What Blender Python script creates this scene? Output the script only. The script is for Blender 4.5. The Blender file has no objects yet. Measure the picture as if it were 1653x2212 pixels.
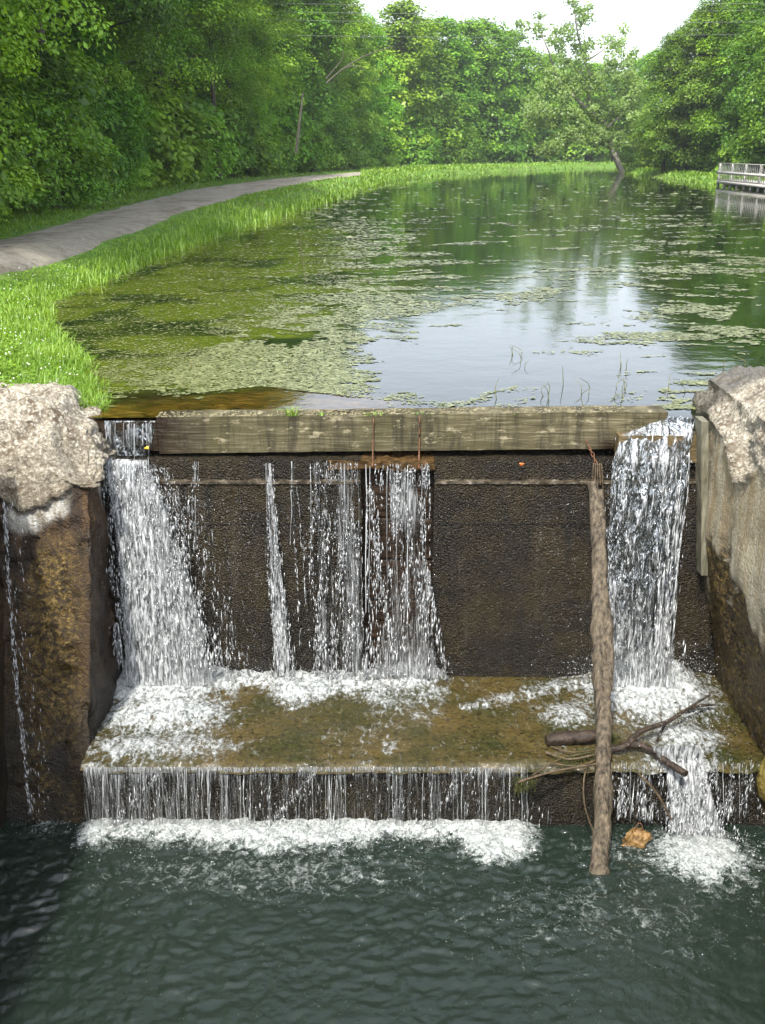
import bpy, math, random
import numpy as np
from math import radians, sin, cos, tan, atan, pi, sqrt
from mathutils import Vector

SC = bpy.context.scene
COL = SC.collection
RNG = np.random.default_rng(7)
random.seed(7)

# ------------------------------------------------------------------ camera
HC = 1.925
FV, CX, CY, HORY = 2150.0, 826.5, 1106.0, 327.0     # focal length and centre in 1653x2212 units
PITCH = atan((CY - HORY) / FV)
cam_d = bpy.data.cameras.new('camera'); cam = bpy.data.objects.new('camera', cam_d); COL.objects.link(cam)
cam_d.sensor_fit = 'VERTICAL'; cam_d.sensor_height = 36.0; cam_d.lens = 36.0 * FV / 2212.0
cam_d.clip_start = 0.05; cam_d.clip_end = 3000
cam.location = (0, 0, HC); cam.rotation_euler = (pi / 2 - PITCH, 0, 0)
SC.camera = cam
# ------------------------------------------------------------------ light
SUN_EL, SUN_AZ = radians(56), math.atan2(-0.30, -0.80)      # azimuth as atan2(x, y)
W = bpy.data.worlds.new('World'); SC.world = W; W.use_nodes = True
nt = W.node_tree; nt.nodes.clear()
sky = nt.nodes.new('ShaderNodeTexSky'); sky.sky_type = 'NISHITA'; sky.sun_disc = False
sky.sun_elevation = SUN_EL; sky.sun_rotation = SUN_AZ
sky.air_density = 1.0; sky.dust_density = 2.6; sky.ozone_density = 1.0; sky.altitude = 100
hsv = nt.nodes.new('ShaderNodeHueSaturation'); hsv.inputs['Saturation'].default_value = 0.42
bg = nt.nodes.new('ShaderNodeBackground'); bg.inputs['Strength'].default_value = 0.15
wo = nt.nodes.new('ShaderNodeOutputWorld')
nt.links.new(sky.outputs[0], hsv.inputs['Color']); nt.links.new(hsv.outputs[0], bg.inputs['Color']); nt.links.new(bg.outputs[0], wo.inputs['Surface'])
sd_ = bpy.data.lights.new('sun', 'SUN'); sd_.energy = 2.25; sd_.angle = radians(3); sd_.color = (1.0, 0.95, 0.86)
sun = bpy.data.objects.new('sun', sd_); COL.objects.link(sun)
_d = Vector((sin(SUN_AZ) * cos(SUN_EL), cos(SUN_AZ) * cos(SUN_EL), sin(SUN_EL)))
sun.rotation_euler = _d.to_track_quat('Z', 'Y').to_euler(); sun.location = (-20, -20, 40)
SC.view_settings.view_transform = 'Standard'; SC.view_settings.look = 'None'
SC.view_settings.exposure = 1.65; SC.view_settings.gamma = 1.0
SC.render.engine = 'CYCLES'
SC.cycles.max_bounces = 8; SC.cycles.transparent_max_bounces = 24
SC.cycles.diffuse_bounces = 3; SC.cycles.glossy_bounces = 3; SC.cycles.transmission_bounces = 4
SC.cycles.caustics_reflective = False; SC.cycles.caustics_refractive = False
SC.cycles.use_adaptive_sampling = True; SC.cycles.adaptive_threshold = 0.02
SC.cycles.sample_clamp_indirect = 6

# ------------------------------------------------------------------ projection helpers
def tanpy(py): return np.tan(PITCH + np.arctan((np.asarray(py, float) - CY) / FV))
def depth(D, z): return D * cos(PITCH) + (HC - z) * sin(PITCH)
def P(px, py, z=0.0):
    """world point on the horizontal plane z that lies under view position (px, py)"""
    D = (HC - z) / tanpy(py)
    return np.stack([(np.asarray(px, float) - CX) / FV * depth(D, z), D, np.zeros_like(D) + z], -1)
def PV(px, py, D):
    """world point on the vertical plane y = D"""
    z = HC - D * tanpy(py)
    return np.stack([(np.asarray(px, float) - CX) / FV * depth(D, z), np.zeros_like(z) + D, z], -1)
PZ, APZ, APD, WD = -2.68, -2.17, 5.99, 7.27       # pool level, apron level, apron front, dam face

# ------------------------------------------------------------------ noise
def _h(ix, iy, iz, s):
    h = (ix.astype(np.int64) * 374761393 + iy.astype(np.int64) * 668265263 + iz.astype(np.int64) * 2147483647 + s * 974634777) & 0xFFFFFFFF
    h = ((h ^ (h >> 13)) * 1274126177) & 0xFFFFFFFF
    h = ((h ^ (h >> 16)) * 2246822519) & 0xFFFFFFFF
    return ((h ^ (h >> 15)) & 0xFFFFFF) / float(0xFFFFFF)
def vnoise(p, s=0):
    i = np.floor(p); f = p - i; f = f * f * f * (f * (f * 6 - 15) + 10); i = i.astype(np.int64)
    r = 0
    for a in (0, 1):
        for b in (0, 1):
            for c in (0, 1):
                w = (f[:, 0] if a else 1 - f[:, 0]) * (f[:, 1] if b else 1 - f[:, 1]) * (f[:, 2] if c else 1 - f[:, 2])
                r = r + w * _h(i[:, 0] + a, i[:, 1] + b, i[:, 2] + c, s)
    return r
def fbm(p, o=4, s=0, g=0.5):
    r = 0; a = 1; t = 0
    for k in range(o):
        r = r + a * vnoise(p * 2 ** k + 17.3 * k, s + k); t += a; a *= g
    return r / t
def sstep(a, b, x):
    t = np.clip((x - a) / (b - a), 0, 1); return t * t * (3 - 2 * t)
def cells(p, s=0):
    """distance to the nearest jittered cell point (rounded pebble shapes)"""
    i = np.floor(p).astype(np.int64); best = np.full(len(p), 9.0)
    for a in (-1, 0, 1):
        for b in (-1, 0, 1):
            for c in (-1, 0, 1):
                j = i + np.array([a, b, c])
                q = np.stack([_h(j[:, 0], j[:, 1], j[:, 2], s + k) for k in range(3)], -1) + j
                best = np.minimum(best, ((q - p) ** 2).sum(1))
    return np.sqrt(best)

# ------------------------------------------------------------------ mesh helpers
class MB:
    def __init__(s): s.v = []; s.q = []; s.t = []; s.n = 0; s.a = []; s.extra = {}
    def add(s, v, q=None, t=None, a=0.5):
        v = np.asarray(v, float).reshape(-1, 3)
        if q is not None: s.q.append(np.asarray(q, np.int64).reshape(-1, 4) + s.n)
        if t is not None: s.t.append(np.asarray(t, np.int64).reshape(-1, 3) + s.n)
        s.v.append(v); s.n += len(v)
        s.a.append(np.broadcast_to(np.asarray(a, float), (len(v),)).copy())
    def mesh(s, name, mat=None, smooth=False):
        v = np.concatenate(s.v).astype(np.float32)
        q = np.concatenate(s.q) if s.q else np.zeros((0, 4), np.int64)
        t = np.concatenate(s.t) if s.t else np.zeros((0, 3), np.int64)
        me = bpy.data.meshes.new(name)
        me.vertices.add(len(v)); me.vertices.foreach_set('co', v.ravel())
        nl = q.size + t.size; me.loops.add(nl)
        me.loops.foreach_set('vertex_index', np.concatenate([q.ravel(), t.ravel()]).astype(np.int32))
        me.polygons.add(len(q) + len(t))
        st = np.concatenate([np.arange(len(q)) * 4, q.size + np.arange(len(t)) * 3]).astype(np.int32)
        me.polygons.foreach_set('loop_start', st)
        if smooth: me.polygons.foreach_set('use_smooth', np.ones(len(st), bool))
        me.update(calc_edges=True)
        at = me.attributes.new('v', 'FLOAT', 'POINT'); at.data.foreach_set('value', np.concatenate(s.a).astype(np.float32))
        for k, arr in s.extra.items():
            at = me.attributes.new(k, 'FLOAT', 'POINT'); at.data.foreach_set('value', np.asarray(arr, np.float32))
        if mat: me.materials.append(mat)
        return me
    def build(s, name, mat, parent=None, smooth=False):
        o = bpy.data.objects.new(name, s.mesh(name, mat, smooth)); COL.objects.link(o)
        if parent is not None: o.parent = parent
        return o
def tube(mb, pts, rad, sides=8, a=0.5, cap=True, rough=0.0, seed=0, aniso=False):
    pts = np.asarray(pts, float); n = len(pts); rad = np.broadcast_to(np.asarray(rad, float), (n,))
    tg = np.gradient(pts, axis=0); tg /= np.linalg.norm(tg, axis=1)[:, None] + 1e-9
    up = np.array([0, 0, 1.0]) if abs(tg[:, 2]).mean() < 0.8 else np.array([1.0, 0, 0])
    u = np.cross(tg, up); u /= np.linalg.norm(u, axis=1)[:, None] + 1e-9; w = np.cross(tg, u)
    th = np.arange(sides) * 2 * pi / sides
    v = pts[:, None] + rad[:, None, None] * (np.cos(th)[None, :, None] * u[:, None] + np.sin(th)[None, :, None] * w[:, None])
    v = v.reshape(-1, 3)
    if rough:
        c = np.repeat(pts, sides, 0); nn = fbm(v * (np.array([22, 22, .45]) if aniso else 9) + seed, 3, seed) - 0.5
        v = c + (v - c) * (1 + rough * nn[:, None])
    i, j = np.meshgrid(np.arange(n - 1), np.arange(sides), indexing='ij'); j2 = (j + 1) % sides
    q = np.stack([i * sides + j, i * sides + j2, (i + 1) * sides + j2, (i + 1) * sides + j], -1).reshape(-1, 4)
    mb.add(v, q=q, a=a)
    if cap:
        for k in (0, n - 1):
            ring = v[k * sides:(k + 1) * sides]; tv = np.vstack([ring, pts[k]])
            mb.add(tv, t=[(x, (x + 1) % sides, sides) if k else ((x + 1) % sides, x, sides) for x in range(sides)], a=a)
def curve(pts, n=30):
    pts = np.array(pts, float); t = np.linspace(0, len(pts) - 1, n); i = np.clip(t.astype(int), 0, len(pts) - 2); f = (t - i)[:, None]
    g = lambda j: pts[np.clip(j, 0, len(pts) - 1)]
    p0, p1, p2, p3 = g(i - 1), g(i), g(i + 1), g(i + 2)
    return .5 * (2 * p1 + (p2 - p0) * f + (2 * p0 - 5 * p1 + 4 * p2 - p3) * f ** 2 + (3 * p1 - p0 - 3 * p2 + p3) * f ** 3)
def box(mb, x0, x1, y0, y1, z0, z1, a=0.5):
    v = [(x, y, z) for z in (z0, z1) for y in (y0, y1) for x in (x0, x1)]
    mb.add(v, q=[(0, 2, 3, 1), (4, 5, 7, 6), (0, 1, 5, 4), (2, 6, 7, 3), (0, 4, 6, 2), (1, 3, 7, 5)], a=a)
def gridmesh(mb, V, a=0.5, flip=False):
    n, m = V.shape[:2]
    i, j = np.meshgrid(np.arange(n - 1), np.arange(m - 1), indexing='ij')
    q = np.stack([i * m + j, i * m + j + 1, (i + 1) * m + j + 1, (i + 1) * m + j], -1).reshape(-1, 4)
    if flip: q = q[:, ::-1]
    mb.add(V.reshape(-1, 3), q=q, a=np.asarray(a).reshape(-1) if np.ndim(a) else a)
def hexa(c, res, rnd=0.0):
    """subdivided hexahedron: c = 8 corners ordered (x,y,z bits); returns verts, quads, unit params. Shared borders coincide."""
    c = np.asarray(c, float).reshape(2, 2, 2, 3)      # [z][y][x]
    L = [np.linalg.norm(c[0, 0, 1] - c[0, 0, 0]), np.linalg.norm(c[0, 1, 0] - c[0, 0, 0]), np.linalg.norm(c[1, 0, 0] - c[0, 0, 0])]
    N = [max(2, int(l / res)) for l in L]
    vs = []; qs = []; off = 0
    for ax in range(3):
        a1, a2 = [(1, 2), (2, 0), (0, 1)][ax]
        for side in (0, 1):
            g1, g2 = np.meshgrid(np.linspace(0, 1, N[a1] + 1), np.linspace(0, 1, N[a2] + 1), indexing='ij')
            p = np.zeros(g1.shape + (3,)); p[..., ax] = side; p[..., a1] = g1; p[..., a2] = g2
            n, m = g1.shape; i, j = np.meshgrid(np.arange(n - 1), np.arange(m - 1), indexing='ij')
            q = np.stack([i * m + j, (i + 1) * m + j, (i + 1) * m + j + 1, i * m + j + 1], -1).reshape(-1, 4)
            if not side: q = q[:, ::-1]
            vs.append(p.reshape(-1, 3)); qs.append(q + off); off += n * m
    p = np.concatenate(vs); q = np.concatenate(qs)
    pr = p.copy()
    if rnd:
        pass
    def tri(p):
        x, y, z = p[:, 0:1], p[:, 1:2], p[:, 2:3]
        return sum(((x if k else 1 - x) * (y if j else 1 - y) * (z if i else 1 - z)) * c[i, j, k] for i in (0, 1) for j in (0, 1) for k in (0, 1))
    v = tri(p)
    # outward direction, continuous over edges
    ctr = c.reshape(-1, 3).mean(0); w = (p - 0.5) * 2
    nrm = np.sign(w) * np.abs(w) ** 14
    nrm /= np.linalg.norm(nrm, axis=1)[:, None] + 1e-9
    return v, q, p, nrm
def empty(name, loc=(0, 0, 0)):
    o = bpy.data.objects.new(name, None); o.location = loc; COL.objects.link(o); return o
def tag(o, label=None, cat=None, group=None, kind=None):
    if label: o['label'] = label
    if cat: o['category'] = cat
    if group: o['group'] = group
    if kind: o['kind'] = kind
    return o

# ------------------------------------------------------------------ material helpers
class M:
    def __init__(s, name):
        s.m = bpy.data.materials.new(name); s.m.use_nodes = True; s.nt = s.m.node_tree; s.nt.nodes.clear()
        s.out = s.nt.nodes.new('ShaderNodeOutputMaterial'); s._p = None
    def n(s, t, **k):
        o = s.nt.nodes.new('ShaderNode' + t)
        for a, b in k.items(): setattr(o, a, b)
        return o
    def set(s, sock, v):
        if v is None: return
        if hasattr(v, 'is_linked') or isinstance(v, bpy.types.NodeSocket): s.nt.links.new(v, sock)
        elif isinstance(v, (tuple, list)):
            sock.default_value = tuple(v) + (1,) if len(v) == 3 and len(sock.default_value) == 4 else tuple(v)
        else: sock.default_value = v
    @property
    def pos(s):
        if s._p is None: s._p = s.n('TexCoord').outputs['Object']
        return s._p
    def scale(s, v, xyz, off=(0, 0, 0)):
        o = s.n('Mapping'); s.set(o.inputs['Vector'], v); o.inputs['Scale'].default_value = xyz; o.inputs['Location'].default_value = off; return o.outputs[0]
    def noise(s, sc, det=4, rough=0.55, v=None, dist=0.0):
        o = s.n('TexNoise'); s.set(o.inputs['Vector'], v or s.pos); o.inputs['Scale'].default_value = sc
        o.inputs['Detail'].default_value = det; o.inputs['Roughness'].default_value = rough; o.inputs['Distortion'].default_value = dist
        return o.outputs['Fac']
    def voro(s, sc, v=None, feature='F1', out='Distance'):
        o = s.n('TexVoronoi', feature=feature); s.set(o.inputs['Vector'], v or s.pos); o.inputs['Scale'].default_value = sc; return o.outputs[out]
    def ramp(s, f, stops):
        o = s.n('ValToRGB'); s.set(o.inputs['Fac'], f); r = o.color_ramp
        while len(r.elements) < len(stops): r.elements.new(0.5)
        for e, (p, c) in zip(r.elements, stops):
            e.position = p; e.color = (c, c, c, 1) if isinstance(c, (int, float)) else tuple(c) + (1,)
        return o.outputs['Color']
    def mix(s, f, a, b, mode='MIX'):
        o = s.n('MixRGB', blend_type=mode); s.set(o.inputs[0], f); s.set(o.inputs[1], a); s.set(o.inputs[2], b); return o.outputs[0]
    def math(s, op, a, b=None, clamp=False):
        o = s.n('Math', operation=op, use_clamp=clamp); s.set(o.inputs[0], a); s.set(o.inputs[1], b) if b is not None else None; return o.outputs[0]
    def rng(s, v, a, b, c=0.0, d=1.0, smooth=False):
        o = s.n('MapRange', interpolation_type='SMOOTHSTEP' if smooth else 'LINEAR'); s.set(o.inputs[0], v)
        for i, x in enumerate((a, b, c, d)): o.inputs[1 + i].default_value = x
        return o.outputs[0]
    def xyz(s, v=None):
        o = s.n('SeparateXYZ'); s.set(o.inputs[0], v or s.pos); return o.outputs
    def attr(s, name): o = s.n('Attribute', attribute_name=name); return o.outputs['Fac']
    def objcol(s): return s.n('ObjectInfo').outputs['Color']
    def bump(s, h, strength=0.5, dist=0.02, normal=None):
        o = s.n('Bump'); o.inputs['Strength'].default_value = strength; o.inputs['Distance'].default_value = dist
        s.set(o.inputs['Height'], h)
        if normal: s.set(o.inputs['Normal'], normal)
        return o.outputs[0]
    def bsdf(s, col, rough=0.6, normal=None, spec=0.5, ior=None, alpha=None, trans=None, metal=None):
        o = s.n('BsdfPrincipled'); s.set(o.inputs['Base Color'], col); s.set(o.inputs['Roughness'], rough)
        s.set(o.inputs['Specular IOR Level'], spec)
        if normal: s.set(o.inputs['Normal'], normal)
        if ior: o.inputs['IOR'].default_value = ior
        if alpha is not None: s.set(o.inputs['Alpha'], alpha)
        if trans is not None: s.set(o.inputs['Transmission Weight'], trans)
        if metal is not None: s.set(o.inputs['Metallic'], metal)
        return o.outputs[0]
    def mixs(s, f, a, b):
        o = s.n('MixShader'); s.set(o.inputs[0], f); s.set(o.inputs[1], a); s.set(o.inputs[2], b); return o.outputs[0]
    def done(s, sh): s.nt.links.new(sh, s.out.inputs['Surface']); return s.m

def mat_leaf(name, c0, c1, trans=0.35):
    m = M(name); v = m.attr('v')
    col = m.mix(v, c0, c1); col = m.mix(1.0, col, m.objcol(), 'MULTIPLY')
    d = m.n('BsdfDiffuse'); m.set(d.inputs[0], col)
    t = m.n('BsdfTranslucent'); m.set(t.inputs[0], m.mix(1.0, col, (1.25, 1.15, 0.45), 'MULTIPLY'))
    g = m.n('BsdfGlossy'); m.set(g.inputs[0], (0.8, 0.85, 0.8)); g.inputs['Roughness'].default_value = 0.45
    s = m.mixs(trans, d.outputs[0], t.outputs[0])
    return m.done(m.mixs(0.03, s, g.outputs[0]))
LEAF = mat_leaf('leaf_green', (0.024, 0.080, 0.006), (0.21, 0.38, 0.024))
LEAF_Y = mat_leaf('leaf_yellow_green', (0.055, 0.14, 0.008), (0.22, 0.38, 0.028))
LEAF_S = mat_leaf('leaf_sycamore', (0.08, 0.15, 0.02), (0.24, 0.36, 0.07), 0.45)
GRASSM = mat_leaf('grass_blade', (0.10, 0.21, 0.018), (0.27, 0.43, 0.055), 0.4)

def mat_bark(name, c0, c1):
    m = M(name); v = m.scale(m.pos, (6, 6, 1.2)); n = m.noise(4, 5, 0.6, v)
    return m.done(m.bsdf(m.ramp(n, [(0.3, c0), (0.7, c1)]), 0.85, m.bump(n, 0.8, 0.03), 0.2))
BARK = mat_bark('bark', (0.03, 0.024, 0.018), (0.11, 0.09, 0.07))
BARK_G = mat_bark('bark_grey', (0.05, 0.045, 0.035), (0.17, 0.155, 0.125))
BARK_P = mat_bark('bark_pale', (0.12, 0.10, 0.075), (0.42, 0.40, 0.34))

# ------------------------------------------------------------------ concrete, stone
def mat_dam():
    m = M('wet_aggregate_concrete'); big = m.noise(1.1, 5, 0.6); peb = m.voro(75); fine = m.noise(60, 4, 0.7)
    streak = m.noise(3, 4, 0.6, m.scale(m.pos, (4, 4, 0.35)))
    c = m.ramp(peb, [(0.0, (0.030, 0.022, 0.011)), (0.45, (0.010, 0.007, 0.0035)), (0.8, (0.003, 0.0025, 0.0015))])
    c = m.mix(m.rng(big, 0.47, 0.60, 0, .75), c, (0.034, 0.024, 0.008)); c = m.mix(m.rng(m.noise(0.8, 5, .6, m.scale(m.pos, (1, 1, .6), (3, 1, 2))), .5, .62, 0, .7), c, (0.006, 0.006, 0.004))
    c = m.mix(m.rng(streak, 0.5, 0.75), c, (0.006, 0.006, 0.005))
    c = m.mix(m.rng(m.noise(110, 3, .7), 0.57, 0.68), c, (0.13, 0.10, 0.055))  # pale brown specks: glints of the wet face put into the colour
    Zs = m.math('ADD', m.xyz()[2], m.math('MULTIPLY', m.noise(4), 0.03))
    j = m.math('LESS_THAN', m.math('ABSOLUTE', m.math('ADD', Zs, 0.80)), 0.006); c = m.mix(j, c, (0.001, 0.001, 0.001))
    ms = m.noise(1.0, 6, 0.7, m.scale(m.pos, (13, 13, 0.7))); c = m.mix(m.rng(ms, 0.60, 0.75, 0, .8), c, (0.07, 0.06, 0.045))
    c = m.mix(m.math('MULTIPLY', m.rng(m.noise(2.3, 5, .65), .55, .68), .6), c, (0.035, 0.026, 0.006))
    nb = m.bump(m.math('MULTIPLY', peb, -1.0), 1.0, 0.02, m.bump(m.noise(22, 5, 0.7), 0.9, 0.035))
    return m.done(m.bsdf(c, m.rng(fine, 0.3, 0.7, 0.25, 0.6), nb, 0.35))
DAM = mat_dam()
def mat_edge():
    m = M('worn_concrete_edge'); f = m.noise(11, 6, 0.75)
    c = m.ramp(f, [(0.42, (0.018, 0.013, 0.007)), (0.55, (0.07, 0.055, 0.035)), (0.7, (0.24, 0.22, 0.18))])
    return m.done(m.bsdf(c, 0.5, m.bump(f, 0.8, 0.01)))
EDGE = mat_edge()
def foammask(m, f, k, sc):
    """lacy foam cover from the foam amount f and a noise k"""
    rd = m.math('MULTIPLY', m.math('ABSOLUTE', m.math('SUBTRACT', m.noise(sc, 5, 0.6, None, 1.8), 0.5)), 9.0)
    lace = m.math('SUBTRACT', 1.0, rd, True)
    x = m.math('ADD', f, m.math('MULTIPLY', m.math('SUBTRACT', k, 0.5), 3.0))
    x = m.math('ADD', x, m.math('MULTIPLY', m.math('MULTIPLY', lace, f), 0.42))
    return m.rng(x, 0.46, 1.05, 0, .96, True), m.rng(x, 0.6, 1.45, 0, 1, True)
def mat_apron():
    m = M('apron_water_over_stone'); f = m.attr('foam'); p = m.scale(m.pos, (1, 0.6, 1))
    st = m.noise(40, 4, 0.7); big = m.noise(2.2, 4, 0.6)
    c = m.ramp(big, [(0.35, (0.022, 0.026, 0.007)), (0.5, (0.045, 0.037, 0.011)), (0.68, (0.070, 0.050, 0.015))])
    c = m.mix(m.rng(st, 0.56, 0.72), c, (0.12, 0.09, 0.05)); c = m.mix(m.rng(m.noise(25, 3, 0.6), 0.5, 0.3), c, (0.015, 0.013, 0.006))
    w = m.noise(14, 6, 0.68, p, 1.2); w2 = m.noise(45, 4, 0.7, p)
    k = m.math('ADD', m.math('MULTIPLY', w, 0.75), m.math('MULTIPLY', w2, 0.25))
    msk, thick = foammask(m, f, k, 10)
    nb = m.bump(m.math('ADD', w, m.noise(30, 3, 0.6)), 0.35, 0.03)
    wat = m.bsdf(c, 0.07, nb, 0.8, 1.33)
    fo = m.bsdf(m.mix(thick, m.ramp(w2, [(0.34, (0.05, 0.058, 0.055)), (0.62, (0.18, 0.19, 0.19))]), m.ramp(w2, [(0.36, (0.14, 0.16, 0.16)), (0.62, (0.48, 0.50, 0.50))])), 0.4, m.bump(m.math('ADD', w2, w), 0.25, 0.015), 0.3)
    return m.done(m.mixs(msk, wat, fo))
def mat_pool():
    m = M('pool_water'); f = m.attr('foam')
    w = m.noise(9, 7, 0.7, None, 1.5); w2 = m.noise(60, 4, 0.75); bub = m.noise(85, 2, 0.5)
    k = m.math('ADD', m.math('MULTIPLY', w, 0.72), m.math('MULTIPLY', w2, 0.28))
    msk, thick = foammask(m, f, k, 7)
    sp = m.math('MULTIPLY', m.rng(bub, 0.68, 0.74), m.rng(m.noise(1.6, 3, 0.6), 0.42, 0.62)); msk = m.math('MAXIMUM', msk, m.math('MULTIPLY', sp, 0.55))
    nb = m.bump(m.noise(16, 4, 0.6), 0.25, 0.02, m.bump(m.noise(48, 4, 0.7), 0.3, 0.012))
    wat = m.bsdf((0.0095, 0.0165, 0.0115), 0.055, nb, 1.0, 1.33)
    fo = m.bsdf(m.mix(thick, m.ramp(w2, [(0.34, (0.05, 0.065, 0.06)), (0.62, (0.19, 0.21, 0.205))]), m.ramp(w2, [(0.36, (0.16, 0.18, 0.175)), (0.64, (0.46, 0.48, 0.47))])), 0.45, m.bump(m.math('ADD', w2, w), 0.22, 0.015), 0.3)
    return m.done(m.mixs(msk, wat, fo))
def mat_fall(name, lo, hi, white=0.9, sx=30, sz=2.2, gloss=0.35):
    """aerated falling water: real gaps between strands, white where broken up"""
    m = M(name); d = m.attr('dens')
    v = m.scale(m.pos, (sx, sx * 0.5, sz)); n1 = m.noise(1.0, 5, 0.7, v, 0.9); n2 = m.noise(1.0, 4, 0.7, m.scale(m.pos, (sx * 3.2, sx, sz * 4)), 0.5)
    k = m.math('ADD', m.math('MULTIPLY', n1, 0.5), m.math('MULTIPLY', n2, 0.5))
    a = m.rng(m.math('ADD', k, m.math('MULTIPLY', m.math('SUBTRACT', d, 0.5), 0.6)), lo, hi)
    nb = m.bump(k, 0.9, 0.03)
    w = m.bsdf(m.ramp(n2, [(0.38, (0.03 * white, 0.036 * white, 0.038 * white)), (0.62, (.56 * white, .58 * white, .59 * white))]), 0.2, nb, 0.8)
    t = m.n('BsdfTransparent')
    return m.done(m.mixs(a, t.outputs[0], w))
def mat_sheet_clear():
    m = M('clear_water_sheet')
    v = m.scale(m.pos, (17, 10, 5)); n1 = m.noise(1.0, 3, 0.5, v, 0.4); n2 = m.noise(1.0, 4, 0.7, m.scale(m.pos, (75, 30, 9)))
    k = m.math('ADD', m.math('MULTIPLY', n1, 0.6), m.math('MULTIPLY', n2, 0.4))
    nb = m.bump(n1, 1.0, 0.10, m.bump(n2, 0.7, 0.02))
    g = m.n('BsdfGlossy'); m.set(g.inputs[0], (0.85, 0.9, 0.93)); g.inputs['Roughness'].default_value = 0.12; m.set(g.inputs['Normal'], nb)
    t = m.n('BsdfTransparent'); m.set(t.inputs[0], (0.62, 0.66, 0.66))
    base = m.mixs(0.42, t.outputs[0], g.outputs[0])
    wh = m.bsdf((0.55, 0.57, 0.6), 0.2, nb, 0.8)  # white patches: highlights on the water lumps painted as colour
    return m.done(m.mixs(m.rng(k, 0.54, 0.64), base, wh))
def mat_drop():
    m = M('water_drops'); v = m.attr('v')
    w = m.bsdf(m.mix(v, (0.07, 0.08, 0.085), (0.50, 0.52, 0.53)), 0.15, None, 0.8)
    t = m.n('BsdfTransparent'); g = m.n('BsdfGlossy'); g.inputs['Roughness'].default_value = 0.08
    return m.done(m.mixs(m.rng(v, 0.1, 0.8, 0.15, 1.0), m.mixs(0.5, t.outputs[0], g.outputs[0]), w))
APRON_W, POOL_W, DROP = mat_apron(), mat_pool(), mat_drop()
FALL_W = mat_fall('white_cascade', 0.41, 0.64, .95, 17, 2.2); FALL_T = mat_fall('thin_cascade', 0.48, 0.70, 0.8, 40, 1.5)
SHEET = mat_sheet_clear()

def mat_pier(name, tan=False):
    m = M(name); X, Y, Z = m.xyz(); cap = m.attr('cap'); moss = m.attr('moss')
    dv = m.n('VectorMath', operation='ADD'); m.set(dv.inputs[0], m.pos); nzc = m.n('TexNoise'); nzc.inputs['Scale'].default_value = 14; m.set(nzc.inputs['Vector'], m.pos); vs_ = m.n('VectorMath', operation='SCALE'); m.set(vs_.inputs[0], nzc.outputs['Color']); vs_.inputs['Scale'].default_value = .05; m.set(dv.inputs[1], vs_.outputs[0])
    peb = m.voro(30, dv.outputs[0]); peb2 = m.voro(80, dv.outputs[0]); fine = m.noise(45, 5, 0.7); big = m.noise(2.0, 5, 0.6); st = m.noise(2.5, 5, 0.65, m.scale(m.pos, (3.2, 3.2, 0.4)))
    capc = m.ramp(fine, [(0.3, (0.09, 0.078, 0.055)), (0.5, (0.32, 0.29, 0.225)), (0.70, (0.62, 0.60, 0.53))])
    capc = m.mix(m.math('MULTIPLY', m.rng(peb, 0.35, 0.62), m.rng(m.noise(4.5, 4, .6), .42, .62)), capc, (0.10, 0.075, 0.05)); capc = m.mix(m.rng(m.noise(13, 6, .8), .47, .36), capc, (0.12, 0.10, 0.075))
    capc = m.mix(m.math('MULTIPLY', m.rng(big, 0.55, 0.7), 0.45), capc, (0.20, 0.18, 0.145))
    capc = m.mix(m.rng(m.math('ADD', Z, m.math('MULTIPLY', fine, .3)), 0.2, -.35, 0, .72), capc, m.ramp(fine, [(.35, (0.055, .042, .026)), (.65, (.20, .165, .11))]))
    if tan:
        wallc = m.ramp(fine, [(0.3, (0.17, 0.145, 0.095)), (0.5, (0.32, 0.285, 0.20)), (0.7, (0.48, 0.44, 0.34))])
        wallc = m.mix(m.rng(st, 0.47, 0.62), wallc, (0.24, 0.19, 0.11))
        wallc = m.mix(m.rng(st, 0.42, 0.3), wallc, (0.46, 0.44, 0.38))
    else:
        wallc = m.ramp(st, [(0.3, (0.006, 0.004, 0.002)), (0.45, (0.025, 0.013, 0.005)), (0.56, (0.070, 0.038, 0.014)), (0.68, (0.03, 0.014, 0.005))])
        wallc = m.mix(m.rng(fine, 0.62, 0.78), wallc, (0.17, 0.13, 0.08))
    wallc = m.mix(m.math('MULTIPLY', m.rng(Z, -1.6, -2.2), 0.85), wallc, (0.014, 0.011, 0.006))
    mo = m.ramp(fine, [(0.35, (0.035, 0.022, 0.004)), (0.5, (0.10, 0.062, 0.011)), (0.68, (0.30, 0.22, 0.07))])
    mo = m.mix(m.rng(m.noise(26, 5, .7), .56, .44), mo, (0.022, 0.013, 0.004))
    c = m.mix(moss, wallc, mo); c = m.mix(cap, c, capc)
    pl = m.attr('plaster')
    c = m.mix(pl, c, m.ramp(m.noise(5, 4, 0.6, m.scale(m.pos, (6, 6, 0.8))), [(0.35, (0.22, 0.19, 0.14)), (0.65, (0.62, 0.62, 0.58))]))
    wet = m.attr('wet'); c = m.mix(m.math('MULTIPLY', wet, 0.72), c, (0.012, 0.010, 0.007))
    h = m.math('ADD', m.math('MULTIPLY', m.math('MULTIPLY', peb, -1.0), 0.35), m.math('ADD', fine, m.math('MULTIPLY', peb2, -0.3)))
    nb = m.bump(h, 0.9, 0.022)
    rgh = m.mix(wet, m.mix(cap, (0.5,) * 3, (0.9,) * 3), (0.28,) * 3)
    return m.done(m.bsdf(c, rgh, nb, 0.4))
PIER_L, PIER_R = mat_pier('rubble_pier_dark'), mat_pier('rubble_pier_tan', True)
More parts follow.
